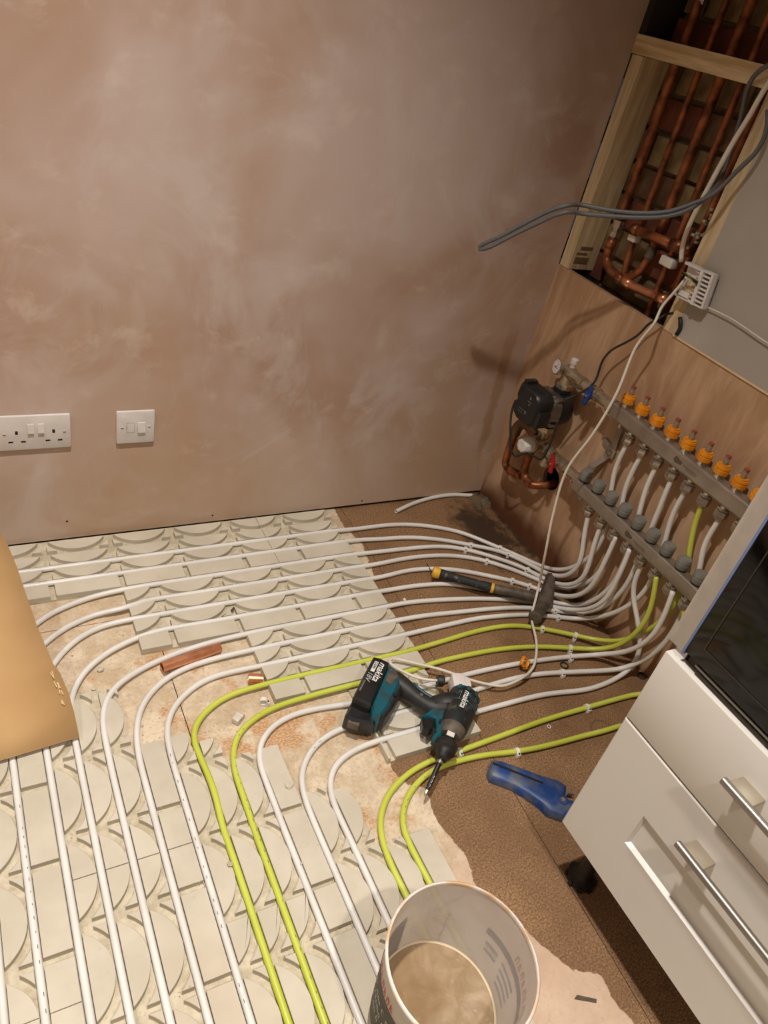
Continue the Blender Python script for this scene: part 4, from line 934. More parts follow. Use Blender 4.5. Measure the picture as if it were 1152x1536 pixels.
def thandle(par, y, z_, m, ang):
    mt = Matrix.Translation((AX - .028, y, z_)) @ Matrix.Rotation(ang, 4, 'X')
    bm = B(); lathe(bm, (AX - .012, y, z_), (-1, 0, 0), [(0, .0065), (.018, .0065)], 14)
    st = link('valve_stem', bm, CHROME, par, 40)
    bm = B(); box(bm, (-.007, -.009, -.0105), (.003, .009, .0105), .003, mtx=mt)
    box(bm, (-.006, -.0065, .007), (.001, .0065, .026), .0025, mtx=mt); box(bm, (-.006, -.0065, -.026), (.001, .0065, -.007), .0025, mtx=mt)
    o = link('butterfly_handle', bm, m, par, 40)
    bm = B(); lathe(bm, (AX - .0355, y, z_), (-1, 0, 0), [(0, .0035), (.002, .0025)], 10); link('handle_screw', bm, CHROME, par, 40)
thandle(r1, -.348, .5530, BLUEP, .12)
thandle(r2, -.322, .3335, REDP, -.25)
# lower fittings: thermostatic mixing valve
bm = B()
lathe(bm, (AX, PY + .003, .352), (0, 0, 1), [(0, .014), (.018, .0155), (.022, .0155), (.024, .022), (.041, .022), (.043, .016)], 28)
nut(bm, (AX, PY + .003, .378), .026, .016)
lathe(bm, (AX, PY + .015, .3350), (0, -1, 0), [(-.012, .014), (-.008, .020), (.030, .021), (.034, .0165), (.052, .016)], 24)
lathe(bm, (AX - .005, PY, .3350), (-1, 0, 0), [(0, .02), (.016, .019), (.018, .0225), (.026, .0225), (.03, .015)], 24)
lathe(bm, (AX, -.268, .316), (0, 0, -1), [(0, .011), (.012, .011), (.012, .014), (.024, .014)], 20)
part('mixing_valve_body', bm, BRASS)
bm = B(); n = 24
rings = lathe(bm, (AX - .034, PY + .000, .3350), (-1, 0, 0), [(0, .0205), (.004, .0220), (.026, .0210), (.033, .0185), (.035, .012), (.0335, .006), (.0335, .001)], n)
for ri in (1, 2, 3):
    for kk in range(0, n, 3):
        v = rings[ri][kk]; v.co = Vector((v.co.x, PY + (v.co.y - PY) * .9, .335 + (v.co.z - .335) * .9))
part('thermostatic_head', bm, CLIPW)
bm = B(); tube(bm, spline([(AX, -.205, .345), (AX, -.165, .352), (AX, -.135, .345), (AX, -.122, .325), (AX, -.118, .300)], .006), .0155, 16)
part('brass_elbow', bm, mat('dull_bronze', rgb(128, 104, 78), .4, .9))
# copper legs
bm = B(); tube(bm, spline([(-.05, -.113, .300), (-.05, -.113, .255), (-.05, -.116, .215), (-.05, -.122, .195), (-.05, -.150, .192), (-.05, -.195, .204)], .006), .0112, 16)
for a, b_ in (((-.05, -.113, .262), (-.05, -.113, .30)), ((-.05, -.145, .1915), (-.05, -.18, .200))): cyl(bm, a, b_, .0128, 18)
part('copper_leg', bm, COPPERD)
bm = B(); tube(bm, spline([(-.05, -.196, .300), (-.05, -.198, .255), (-.05, -.204, .225), (-.048, -.222, .209), (-.046, -.245, .208), (-.02, -.262, .215), (.03, -.264, .218)], .006), .0112, 16)
cyl(bm, (-.05, -.1965, .262), (-.05, -.196, .30), .0132, 18); cyl(bm, (-.048, -.222, .2085), (-.047, -.246, .208), .0128, 18)
part('copper_leg', bm, COPPERD)
bm = B(); lathe(bm, (-.05, -.196, .290), (0, 0, 1), [(0, .0135), (.012, .0135), (.012, .016), (.024, .016)], 6); part('brass_union', bm, SOLDER)
bm = B(); lathe(bm, (-.05, -.113, .290), (0, 0, 1), [(0, .0135), (.014, .0135), (.014, .015), (.022, .015)], 6); part('brass_union', bm, SOLDER)
bm = B(); tube(bm, spline(D['pump_lead'], .008), .003, 10); part('pump_lead', bm, BLACK, 180)

# ------------------------------------------------------------------ copper pipes in the void
def riser(y0_, z0_, y1_, z1_, x, r, label):
    bm = B(); ztop = 1.88
    yt = y1_ + (y1_ - y0_) / (z1_ - z0_) * (ztop - z1_)
    P = [(x, y0_, z0_), (x, y1_, z1_), (x, yt, ztop)]
    tube(bm, spline(P, .05), r, 14)
    o = tag(link('copper_riser', bm, COPPERD, smooth=180), label, 'copper pipe', 'copper risers in the wall void')
    return o
ra = riser(-.100, .905, -.093, 1.25, .055, .0112, 'leftmost copper riser in the void, ending in a compression valve')
bm = B(); lathe(bm, (.055, -.1005, .868), (0, 0, 1), [(0, .014), (.012, .014), (.012, .010), (.022, .010), (.022, .0145), (.04, .0145)], 6); link('compression_valve', bm, CHROME, ra, 40)
bm = B(); tube(bm, spline([(.055, -.1005, .868), (.055, -.101, .835), (.055, -.106, .812), (.053, -.120, .800), (.05, -.150, .792), (.05, -.185, .789)], .006), .0112, 14)
cyl(bm, (.055, -.1006, .838), (.055, -.1005, .862), .013, 16); link('elbow', bm, COPPERD, ra, 180)
rb_ = riser(-.167, .905, -.161, 1.244, .06, .0078, 'second copper riser from the left, thin, in the void')
bm = B(); tube(bm, spline([(.058, -.167, .910), (.054, -.170, .890), (.05, -.178, .840), (.05, -.186, .800)], .006), .0078, 12); link('lower_length', bm, COPPERD, rb_, 180)
bm = B(); box(bm, (.036, -.188, .880), (.06, -.162, .902), .004); link('white_pipe_clip', bm, CLIPW, rb_, 40)
rc = riser(-.232, .905, -.226, 1.247, .06, .0112, 'third copper riser from the left, thick, in the middle of the void')
bm = B(); tube(bm, spline([(.058, -.232, .908), (.056, -.235, .885), (.052, -.236, .850), (.05, -.225, .822), (.05, -.205, .803), (.05, -.19, .795)], .006), .0100, 12); link('lower_length', bm, COPPERD, rc, 180)
bm = B(); cyl(bm, (.0565, -.2345, .888), (.053, -.2362, .862), .012, 16); link('soldered_joint', bm, HAMGREY, rc, 40)
rd = riser(-.296, .70, -.284, 1.24, .06, .0078, 'fourth copper riser from the left, thin, crossing behind the short branch')
bm = B(); box(bm, (.038, -.322, .866), (.062, -.282, .888), .004); link('white_pipe_clip', bm, CLIPW, rd, 40)
re_ = riser(-.338, .78, -.343, 1.218, .065, .0078, 'rightmost copper riser, close to the right upright timber')
bm = B(); tube(bm, spline([(.05, -.14, .793), (.05, -.2, .787), (.048, -.28, .793), (.045, -.345, .800)], .02), .0112, 14)
cyl(bm, (.05, -.190, .7885), (.05, -.222, .787), .0135, 18); cyl(bm, (.047, -.32, .7975), (.045, -.345, .800), .0135, 18)
bm2 = link('copper_branch', bm, COPPER, smooth=180); tag(bm2, 'long low copper branch running right towards the terminal plate', 'copper pipe')
bm = B(); tube(bm, [(.035, -.173, .909), (.035, -.25, .915), (.037, -.335, .920)], .0112, 16)
cyl(bm, (.035, -.171, .9085), (.035, -.19, .910), .0135, 18); cyl(bm, (.036, -.300, .918), (.037, -.335, .920), .0132, 18); cyl(bm, (.037, -.36, .921), (.037, -.334, .920), .0145, 6)
bm2 = link('copper_branch', bm, COPPERD, smooth=180); tag(bm2, 'short upper copper branch with soldered sockets across the void', 'copper pipe')
bm = B(); rnd = random.Random(5)
for k in range(26):
    p0 = Vector((.05 + rnd.uniform(-.012, .012), -.345 - rnd.random() * .045, .94 + rnd.random() * .08))
    box(bm, p0 - Vector((.004, .004, .003)), p0 + Vector((.004, .005, .003)), .001)
tag(link('pipe_lagging', bm, mat('flaky_lagging', rgb(170, 158, 136), .9), smooth=40), 'flaky pale debris lodged between the rightmost copper pipe and the timber', 'debris', kind='stuff')
bm = B()
gv = [[bm.verts.new((.02 + .01 * math.sin(i * 1.1), -.098 - .0115 * i, 1.375 + .030 * j - .003 * i)) for i in range(5)] for j in range(5)]
for j in range(4):
    for i in range(4): bm.faces.new((gv[j][i], gv[j][i + 1], gv[j + 1][i + 1], gv[j + 1][i]))
o = link('paper_tag', bm, WHITE, smooth=180); tag(o, 'white paper label hanging between copper pipes at the top of the void', 'label')
so = o.modifiers.new('t', 'SOLIDIFY'); so.thickness = .001

# ------------------------------------------------------------------ cables and terminal plate
def cable(key_pts, r, m, label, name='electric_cable', sm=2):
    bm = B(); pts = spline(key_pts, .010)
    pts = smooth_pts(pts, sm)
    tube(bm, pts, r, 10)
    return tag(link(name, bm, m, smooth=180), label, 'cable')
cable([(.02, -.44, 1.42)] + D['cable_top'], .0052, CABLE_W, 'thick white cable hanging down the wall opening to the terminal plate')
wl = cable(D['cable_low'], .0033, CABLE_W, 'long thin white cable draped from the terminal plate over the hammer to the driver')
bm = B(); c_ = Vector(D['cable_low'][0])
cable(D['grey_cable'], .0047, CABLE_G, 'doubled grey cable looping out into the room from the wall opening')
cable(D['black_cable'], .0028, BLACK, 'thin black cable running from the grey board edge to the pump')
cable(D['string'], .0014, CABLE_W, 'thin pale string crossing the grey board from the terminal plate', 'string')
tp = thing('terminal_plate', (-.03, -.45, .88), 'white slotted plastic terminal plate with loose wires on the right timber', 'terminal plate')
bm = B()
c00 = Vector((-.028, -.4105, .9149)); ux = Vector((0, -.0828, .0028)); uz = Vector((0, -.010, -.0722))
def tpq(a, b_, c2_, d2_, x0_, x1_):
    vs = []
    for xx_ in (x0_, x1_):
        for s, t in ((a, c2_), (b_, c2_), (b_, d2_), (a, d2_)):
            p = c00 + ux * s + uz * t; vs.append(bm.verts.new((xx_, p.y, p.z)))
    for f in ((0, 1, 2, 3), (4, 5, 6, 7), (0, 1, 5, 4), (1, 2, 6, 5), (2, 3, 7, 6), (3, 0, 4, 7)): bm.faces.new([vs[q] for q in f])
tpq(0, 1, 0, 1, -.016, -.012); tpq(0, .62, 0, .07, -.03, -.012); tpq(0, .62, .93, 1, -.03, -.012)
tpq(.93, 1, 0, 1, -.030, -.012); tpq(.60, .70, 0, 1, -.034, -.012)
for k in range(9): tpq(.68, .95, k / 8 * .95, k / 8 * .95 + .045, -.032, -.012)
for k in range(9): tpq(.44, .62, k / 8 * .95, k / 8 * .95 + .035, -.028, -.012)
link('slotted_plate', bm, WHITE, tp)
bm = B(); tpq(.25, .5, .45, .8, -.026, -.014); link('timber_packer', bm, TIMBER, tp)
bm = B(); tpq(.1, .45, .78, .95, -.030, -.014); link('connector_strip', bm, CLIPW, tp)
for m_, offs in ((BLUED, (0, .01)), (BLACKP, (.006, .02)), (mat('brown_wire', rgb(120, 70, 40), .5), (-.004, .012)), (mat('green_wire', rgb(120, 140, 60), .5), (.01, .03))):
    bm = B(); p0 = c00 + ux * .12 + uz * (.35 + offs[0] * 8)
    pts = [p0 + Vector((-.012, 0, .004)), p0 + ux * .2 + Vector((-.022, 0, offs[1] * .5)), p0 + ux * .4 + Vector((-.016, 0, offs[1] * .2)), p0 + ux * .52 + uz * .03 + Vector((-.006, 0, 0))]
    tube(bm, spline(pts, .005), .0014, 6); link('wire', bm, m_, tp, 180)
bm = B(); tube(bm, spline([(-.008, -.4425, .800), (-.010, -.452, .792), (-.009, -.456, .780), (-.006, -.452, .764)], .006), .0045, 10)
tag(link('conduit_stub', bm, BLACK, smooth=180), 'short black rubber conduit end beside the foot of the right upright timber', 'conduit')

# ------------------------------------------------------------------ sockets on the plastered wall
SZ = .3213
def plate(name, xc, w, label, cat):
    t = thing(name, (xc, 0, SZ), label, cat)
    bm = B(); box(bm, (xc - w / 2, -.009, SZ - .043), (xc + w / 2, -.0002, SZ + .043), .0035)
    link('face_plate', bm, WHITE, t, 40); return t
def screw(par, x, z_):
    bm = B(); lathe(bm, (x, -.0088, z_), (0, -1, 0), [(0, .0042), (.0006, .0040), (.0008, .0022)], 16)
    s = link('screw', bm, WHITE, par, 40)
    bm = B(); box(bm, (x - .003, -.0102, z_ - .0006), (x + .003, -.0095, z_ + .0006), mtx=None); link('screw_slot', bm, DKMET, s)
def rocker(par, x, z_, w=.0125, h=.021):
    bm = B(); v = [(x - w / 2, z_ - h / 2), (x + w / 2, z_ - h / 2), (x + w / 2, z_ + h / 2), (x - w / 2, z_ + h / 2)]
    f = [bm.verts.new((a, -.0088, b_)) for a, b_ in v]; k = [bm.verts.new((a, -.0145 if b_ < z_ else -.0112, b_)) for a, b_ in v]
    bm.faces.new(f); bm.faces.new(k)
    for i in range(4): bm.faces.new((f[i], f[(i + 1) % 4], k[(i + 1) % 4], k[i]))
    link('rocker_switch', bm, WHITE, par)
SLOT = mat('socket_slot', rgb(26, 18, 16), .8)
def slot(par, x, z_, w, h):
    bm = B(); box(bm, (x - w / 2, -.0093, z_ - h / 2), (x + w / 2, -.0085, z_ + h / 2)); link('pin_slot', bm, SLOT, par)
    bm = B(); box(bm, (x - w / 2, -.0096, z_ - h / 2 - .0022), (x + w / 2, -.0088, z_ - h / 2)); link('slot_ledge', bm, CLIPW, par)
dxr = -1.2322
t = plate('double_socket', dxr - .0735, .147, 'white double power socket with two rockers at the left edge of the plastered wall', 'socket')
for s in (-1, 1): screw(t, dxr - .0735 + s * .060, SZ - .001)
for dx in (-.008, .0125): rocker(t, dxr - .0735 + dx + -.0, SZ + .012)
for cx in (dxr - .0735 - .036, dxr - .0735 + .038):
    slot(t, cx, SZ + .002, .0055, .009); slot(t, cx - .0125, SZ - .021, .0095, .0042); slot(t, cx + .0125, SZ - .021, .0095, .0042)
t = plate('fused_spur', -1.0924, .086, 'white switched fuse outlet plate, right of the double socket', 'switch')
for s in (-1, 1): screw(t, -1.0924 + s * .0305, SZ + .0)
rocker(t, -1.0924 + .0125, SZ + .001, .017, .025)
bm = B(); xq, w_2, h_2 = -1.0924 - .0115, .0085, .0125
for a, b_ in (((-1, -1), (1, -1)), ((1, -1), (1, 1)), ((1, 1), (-1, 1)), ((-1, 1), (-1, -1))):
    x0_, x1_ = sorted((xq + a[0] * w_2, xq + b_[0] * w_2)); z0_, z1_ = sorted((SZ + a[1] * h_2, SZ + b_[1] * h_2))
    box(bm, (x0_ - .0003, -.0092, z0_ - .0003), (x1_ + .0003, -.0088, z1_ + .0003))
box(bm, (xq - w_2 - .001, -.0094, SZ - .003), (xq - w_2 + .0006, -.0088, SZ + .003))
link('fuse_carrier', bm, INKG, t)
# little fixing holes low on the wall
for x, z_, lb in ((-1.247, .062, 'tiny dark fixing hole low on the plaster, below the double socket'), (-.886, .030, 'tiny dark fixing hole low on the plaster, near its middle'), (-.435, .022, 'tiny dark fixing hole low on the plaster, close to the brown floor')):
    bm = B(); lathe(bm, (x, .001, z_), (0, -1, 0), [(0, .0028), (.0014, .0026)], 10); tag(link('fixing_plug', bm, SLOT, smooth=40), lb, 'fixing')

# ------------------------------------------------------------------ cabinet with drawers and built in oven
CF = -.5919; CY = -1.1152
cb = thing('drawer_cabinet', (-.3, -1.42, 0), 'tall cream white oven housing with two drawers on the right', 'cabinet')
bm = B()
for ya in (-1.1350 + .0, -1.713):
    bm = B()
    if ya > -1.2:
        box(bm, (-.571, ya, .15), (-.012, ya + .018, .5880)); box(bm, (-.571, ya, .5880), (-.012, ya + .0365, 2.1), .0008)
    else: box(bm, (-.571, ya, .15), (-.012, ya + .018, 2.1), .0008)
    link('side_panel', bm, CARC, cb)
for nm_, a_, b_ in (('bottom_panel', (-.565, -1.712, .15), (-.012, -1.137, .168)), ('shelf_panel', (-.565, -1.712, .57), (-.012, -1.137, .588)), ('back_panel', (-.03, -1.712, .168), (-.012, -1.137, .57)), ('shelf_panel', (-.565, -1.712, 1.20), (-.012, -1.137, 1.218)), ('top_panel', (-.565, -1.712, 2.08), (-.012, -1.137, 2.1))):
    bm = B(); box(bm, a_, b_); link(nm_, bm, CARC, cb)
# top drawer front (plain)
bm = B(); box(bm, (CF, CY - .597, .4405), (CF + .02, CY, .5855), .0022)
f1 = link('drawer_front', bm, CABW, cb, 40)
# lower drawer front with sunk panel
bm = B(); ya, yb, za, zb_ = CY - .597, CY, .150, .4370
box(bm, (CF + .008, ya + .003, za + .003), (CF + .02, yb - .003, zb_ - .003))
def ring_frame(bm, y0_, y1_, z0_, z1_, iy0, iy1, iz0, iz1, xf, xb, bevel=.0045):
    o_ = [(y0_, z0_), (y1_, z0_), (y1_, z1_), (y0_, z1_)]; i_ = [(iy0, iz0), (iy1, iz0), (iy1, iz1), (iy0, iz1)]
    i2 = [(iy0 + bevel, iz0 + bevel), (iy1 - bevel, iz0 + bevel), (iy1 - bevel, iz1 - bevel), (iy0 + bevel, iz1 - bevel)]
    e = .0022
    o2 = [(y0_ + e, z0_ + e), (y1_ - e, z0_ + e), (y1_ - e, z1_ - e), (y0_ + e, z1_ - e)]
    rings = [[bm.verts.new((xb, *p)) for p in o_], [bm.verts.new((xf + e, *p)) for p in o_], [bm.verts.new((xf, *p)) for p in o2], [bm.verts.new((xf, *p)) for p in i_], [bm.verts.new((xf + .0075, *p)) for p in i2]]
    for a, b_ in zip(rings, rings[1:]):
        for k in range(4): bm.faces.new((a[k], a[(k + 1) % 4], b_[(k + 1) % 4], b_[k]))
    bm.faces.new(rings[-1]); bm.faces.new(rings[0])
ring_frame(bm, ya, yb, za, zb_, ya + .107, yb - .1065, .2570, .3310, CF, CF + .02)
f2 = link('drawer_front', bm, CABW, cb, 30)
for fr, z_, y_s in ((f1, .5300, -1.2865), (f2, .3855, -1.2905)):
    bm = B(); yb_ = y_s - .320; x_ = CF - .030
    lathe(bm, (x_, y_s, z_), (0, -1, 0), [(0, .0050), (.001, .0060), (.319, .0060), (.320, .0050)], 20)
    hb = link('bar_handle', bm, BAR, fr, 40)
    for yc in (y_s - .0265, yb_ + .0265):
        bm = B(); box(bm, (x_ + .002, yc - .0185, z_ - .0045), (CF + .0002, yc + .0185, z_ + .0045), .001); link('handle_post', bm, POST, hb, 40)
for yc in (-1.168, -1.64):
    for xc in (-.520, -.08):
        bm = B(); lathe(bm, (xc, yc, .0006), (0, 0, 1), [(0, .022), (.003, .0265), (.012, .0265), (.016, .018), (.03, .013), (.085, .013), (.09, .017), (.13, .017), (.132, .030), (.15, .030)], 24)
        for k in range(8):
            a = 2 * PI * k / 8; box(bm, (-.002, -.004, 0), (.002, .004, .012), mtx=Matrix.Translation((xc + .027 * math.cos(a), yc + .027 * math.sin(a), .001)) @ Matrix.Rotation(a, 4, 'Z'))
        link('adjustable_leg', bm, BLACKP, cb, 40)
# oven
ov = thing('built_in_oven', (-.3, -1.42, .6), 'black glass oven built in above the cream drawers', 'oven')
bm = B(); box(bm, (-.588, -1.712, .6000), (-.572, -1.160, .6025), .0006); link('chrome_strip', bm, BAR, ov, 40)
bm = B(); box(bm, (-.588, -1.708, .6065), (-.570, -1.1378, 1.185), .0015); link('glass_door', bm, GLASS, ov, 40)
bm = B(); box(bm, (-.5885, -1.1375, .6000), (-.566, -1.1335, 1.19), .0008); link('glass_edge_glint', bm, BLUEGLINT, ov, 40)  # side edge of the glass, coloured with its blue highlight
bm = B(); box(bm, (-.565, -1.69, .60), (-.08, -1.15, 1.19)); link('oven_body', bm, DKMET, ov)
bm = B(); box(bm, (-.5886, -1.690, .632), (-.5879, -1.158, .634)); box(bm, (-.5886, -1.160, .634), (-.5879, -1.158, 1.15)); link('door_seal_line', bm, DKMET, ov)

# ------------------------------------------------------------------ cardboard sheet
pr = D['card'][0]
bm = B(); rows = []
ctrl = spline(pr, .05)
cfar = Vector(pr[-1]); 
for p in ctrl:
    t = (p.z - .03) / .13
    row_ = []
    for k in range(7):
        q = p + Vector((-.11 * k, -.009 * k * (1 - t * .2), .004 * k * (t + .2)))
        row_.append(bm.verts.new(q))
    rows.append(row_)
for a, b_ in zip(rows, rows[1:]):
    for k in range(6): bm.faces.new((a[k], a[k + 1], b_[k + 1], b_[k]))
o = link('cardboard_sheet', bm, None, mats=[CARD, CARDEDGE], smooth=180)
so = o.modifiers.new('thick', 'SOLIDIFY'); so.thickness = .004; so.offset = -1; so.material_offset_rim = 1
tag(o, 'flat brown cardboard sheet resting over the pipes at the left edge', 'cardboard')
bm = B(); rnd = random.Random(2)
for k in range(9):
    q = Vector(pr[5]).lerp(Vector(pr[8]), .15 + .6 * rnd.random()) + Vector((-.004 - .008 * rnd.random(), 0, .0006))
    a = rnd.random() * .5 + 1.5; d_ = Vector((math.cos(a), math.sin(a), .0)) * .012; s = Vector((-d_.y, d_.x, 0)) * .07
    bm.faces.new([bm.verts.new(q + v) for v in (-d_ - s, d_ - s, d_ + s, -d_ + s)])
link('torn_patch', bm, CARDEDGE, o)

# ------------------------------------------------------------------ claw hammer
H = [Vector(p) for p in D['hammer']]
hm = thing('claw_hammer', (H[1].x, H[1].y, .02), 'black handled hammer with yellow bands lying across the white pipes', 'hammer')
def oval(bm, pts, radii, n=16, mi=0): return tube(bm, pts, radii, n, mi)
d_ = (H[1] - H[0]).normalized()
bm = B(); P = spline([H[0] + d_ * .012, H[0].lerp(H[1], .35), H[0].lerp(H[1], .7), H[1]], .012)
oval(bm, P, [.0135 - .0022 * math.sin(PI * i / (len(P) - 1)) for i in range(len(P))]); link('rubber_grip', bm, DUSTY, hm, 180)
bm = B(); oval(bm, [H[0] - d_ * .006, H[0] - d_ * .004, H[0] + d_ * .004, H[0] + d_ * .014], [.010, .015, .0158, .0142]); link('yellow_end_cap', bm, YELLOW, hm, 60)
bm = B(); oval(bm, [H[1] - d_ * .004, H[1] + d_ * .004], [.0135, .0135]); link('yellow_ring', bm, YELLOW, hm, 40)
bm = B(); d2 = (H[2] - H[1]).normalized()
P = spline([H[1] + d2 * .002, H[1].lerp(H[2], .5), H[2]], .012); oval(bm, P, [.0125 + .003 * i / len(P) for i in range(len(P))]); link('neck', bm, HAMGREY, hm, 180)
bm = B(); a, b_ = H[3], H[4]; mid = H[2] + d2 * .012
hv = (b_ - a).normalized()
P = [a - hv * .012 + Vector((.006, .0, -.006)), a, a.lerp(mid, .5), mid, mid.lerp(b_, .45), b_ - hv * .006, b_ - hv * .003, b_ + hv * .010]
oval(bm, P, [.008, .014, .0175, .0205, .0175, .016, .0185, .0165], 16)
link('hammer_head', bm, HAMGREY, hm, 60)

# ------------------------------------------------------------------ cordless impact driver
dr = thing('impact_driver', (-.66, -.76, .02), 'black and teal cordless driver lying on its side on the boards', 'power tool')
def flat(name, poly, z0, z1, m, bev=.004, par=None, sm=40):
    bm = B(); prism(bm, [p[:2] for p in poly], z0, z1, bev=bev); return link(name, bm, m, par or dr, sm)
DB = D['battery']
def inset(poly, k):
    cx = sum(p[0] for p in poly) / len(poly); cy = sum(p[1] for p in poly) / len(poly)
    return [(cx + (p[0] - cx) * k, cy + (p[1] - cy) * k, 0) for p in poly]
bm = B(); prism(bm, [p[:2] for p in DB], .074, .0900, bev=.004); prism(bm, inset(DB, .97), .0385, .074)
bt = link('battery_pack', bm, BLACKP, dr, 35)
bl_, tl_, tr_, br_ = Vector(DB[6]), Vector(DB[0]), Vector(DB[2]), Vector(DB[4])
# lower half of the battery, wider towards the front
dn_ = (bl_ - tl_).normalized(); rt_ = (tr_ - tl_).normalized()
base = [tl_ + dn_ * .01, tr_ + dn_ * .0 + rt_ * .028, br_ + rt_ * .020 + dn_ * .018, bl_ + dn_ * .030 + rt_ * .016, bl_ + dn_ * .024 - rt_ * .002, bl_ + dn_ * .004 - rt_ * .003]
flat('battery_tray', [tuple(p) for p in base], .0200, .058, BLACKP, .006)
fr0 = bl_ + dn_ * .0265 + rt_ * .020; 
flat('foot_housing', D['foot'], .024, .078, TEAL, .005)
ft = D['foot']
flat('foot_rubber', [tuple(Vector(p) + rt_ * .010) for p in inset(ft, .94)], .030, .072, BLACK, .005)
bm = B(); fc = (Vector(ft[0]) + Vector(ft[4])) / 2
prism(bm, inset([ft[0], ft[1], ft[2], tuple(Vector(ft[3]).lerp(Vector(ft[7]), .35)), tuple(Vector(ft[0]).lerp(Vector(ft[7]), .5))], .62), .078, .0790); link('silver_latch', bm, HAMGREY, dr)
c1 = Vector(ft[4]).lerp(Vector(ft[0]), .28) + rt_ * .012
bm = B(); lathe(bm, (c1.x, c1.y, .0775), (0, 0, 1), [(0, .0042), (.0012, .0040)], 16); link('screw_recess', bm, BLUED, dr, 40)
bm = B(); mt = Matrix.Translation((fr0.x, fr0.y, .044)) @ Matrix((rt_.to_3d(), Vector((-rt_.y, rt_.x, 0)), Vector((0, 0, 1)))).transposed().to_4x4()
box(bm, (-.012, -.0075, -.0085), (.012, .004, .0085), mtx=mt); link('silver_label', bm, HAMGREY, dr)
# lettering on the battery face (reads downwards along the pack)
LW = mat('white_lettering', rgb(226, 224, 220), .5)
lx = dn_.copy(); lx.z = 0; lx.normalize(); ly = Vector((-lx.y, lx.x, 0)) ; 
def on_batt(s, w, txt, size, m, bold=0.0, shear=0.0):
    o0 = tl_ + dn_ * s + rt_ * w; o0.z = .0901
    text(txt, size, bt, m, o0, lx, ly, bold=bold, shear=shear)
on_batt(.010, .0195, 'makita', .0215, LW, .0003, .25)
bm = B(); a0 = tl_ + dn_ * .012 + rt_ * .0075
vs = [bm.verts.new(Vector((0, 0, .0902)) + Vector(((a0 + dn_ * s + rt_ * w).x, (a0 + dn_ * s + rt_ * w).y, 0))) for s, w in ((0, 0), (.032, 0), (.032, .0085), (0, .0085))]; bm.faces.new(vs); link('label_patch', bm, LW, bt)
o0 = a0 + dn_ * .002 + rt_ * .0015; o0.z = .0904; text('5.0Ah', .0088, bt, INK, o0, lx, ly, bold=.0002)
on_batt(.046, .0055, '18V', .0165, mat('grey_lettering', rgb(170, 168, 164), .5), .0002, .2)
on_batt(.074, .0045, 'LITHIUM-ION', .0052, bpy.data.materials['grey_lettering'])
# handle
HP_ = [Vector(p) for p in D['handle']]
bm = B(); P = spline(HP_, .008); n = 18
rings = tube(bm, P, [.0245 - .006 * math.sin(PI * i / (len(P) - 1)) for i in range(len(P))], n)
link('rubber_handle', bm, BLACK, dr, 180)
bm = B()
for sgn, off in ((1, .013),):
    pts = [p + Vector((.6, .35, 0)).normalized() * off + Vector((0, 0, .0125)) for p in P[4:-3]]
    tube(bm, pts, .0042, 8)
link('teal_stripe', bm, TEAL, dr, 180)
bm = B(); q = P[len(P) // 2]; lathe(bm, (q.x, q.y, q.z + .0178), (0, 0, 1), [(0, .0038), (.0014, .0036), (.0016, .002)], 14); link('handle_screw', bm, STEEL, dr, 40)
bm = B()
for k in range(4):
    pts = [p + Vector((-.5, -.45, 0)).normalized() * (.001 + .0042 * k) + Vector((0, 0, .0176 - .0015 * k)) for p in P[5:-5]]
    tube(bm, pts, .0008, 6)
link('grip_rib', bm, DUSTY, dr, 180)
bm = B(); tube(bm, [HP_[3] + Vector((-.002, .004, .002)), HP_[4] + Vector((.006, .006, .002)), Vector(D['bodyaxis'][0]).lerp(Vector(D['bodyaxis'][1]), .3)], [.020, .026, .030], 20); link('shoulder', bm, BLACK, dr, 180)
# motor housing
ra_, rb2, rc2, rd2, re2 = [Vector(p) for p in D['bodyaxis']]
av = (rc2 - ra_).normalized(); L = (rc2 - ra_).length
ra_.z += .0; bm = B()
lathe(bm, ra_, av, [(-.002, .018), (.004, .028), (.012, .0335), (L * .35, .0345), (L * .62, .031), (L * .64, .030)], 36)
link('motor_housing', bm, mat('worn_black_shell', rgb(30, 34, 36), .42, col2=rgb(74, 72, 66), scale=42, lo=.3, hi=.45), dr, 40)
bm = B()
sd_ = Vector((-av.y, av.x, 0)).normalized(); upv = Vector((0, 0, 1))
for k in range(2):
    for a in range(-30, 110, 34):
        a_r = math.radians(a + 8 * (k % 2)); rr = .0342
        c0 = ra_ + av * (.014 + .017 * k) + (sd_ * math.sin(a_r) + upv * math.cos(a_r)) * rr
        nz = (sd_ * math.sin(a_r) + upv * math.cos(a_r)); ty = av.cross(nz)
        mt = Matrix((av, ty, nz)).transposed().to_4x4(); mt.translation = c0
        box(bm, (-.0055, -.0038, -.001), (.0055, .0038, .0012), .0006, mtx=mt)
link('teal_vent', bm, TEAL, dr, 40)
bm = B(); rr = .0352
for s0 in (.050, .008):
    vsr = []
    for s in (0, .004):
        vsr.append([bm.verts.new(ra_ + av * (s0 + s) + (sd_ * math.sin(math.radians(a)) + upv * math.cos(math.radians(a))) * (rr - (0 if s0 > .02 else .0028))) for a in range(-80, 131, 15)])
    for k in range(len(vsr[0]) - 1): bm.faces.new((vsr[0][k], vsr[0][k + 1], vsr[1][k + 1], vsr[1][k]))
link('teal_band', bm, TEAL, dr, 180)
flat('teal_frame', D['front'], .040, .070, TEAL, .004)
fp = D['front']
bm = B(); q0 = (Vector(fp[0]) + Vector(fp[3])) / 2 + Vector((.012, -.006, 0))
mt = Matrix.Translation((q0.x, q0.y, .0702)) @ Matrix.Rotation(math.atan2(av.y, av.x), 4, 'Z'); box(bm, (-.007, -.0028, -.001), (.007, .0028, .0006), .0005, mtx=mt); link('frame_slot', bm, BLUED, dr)
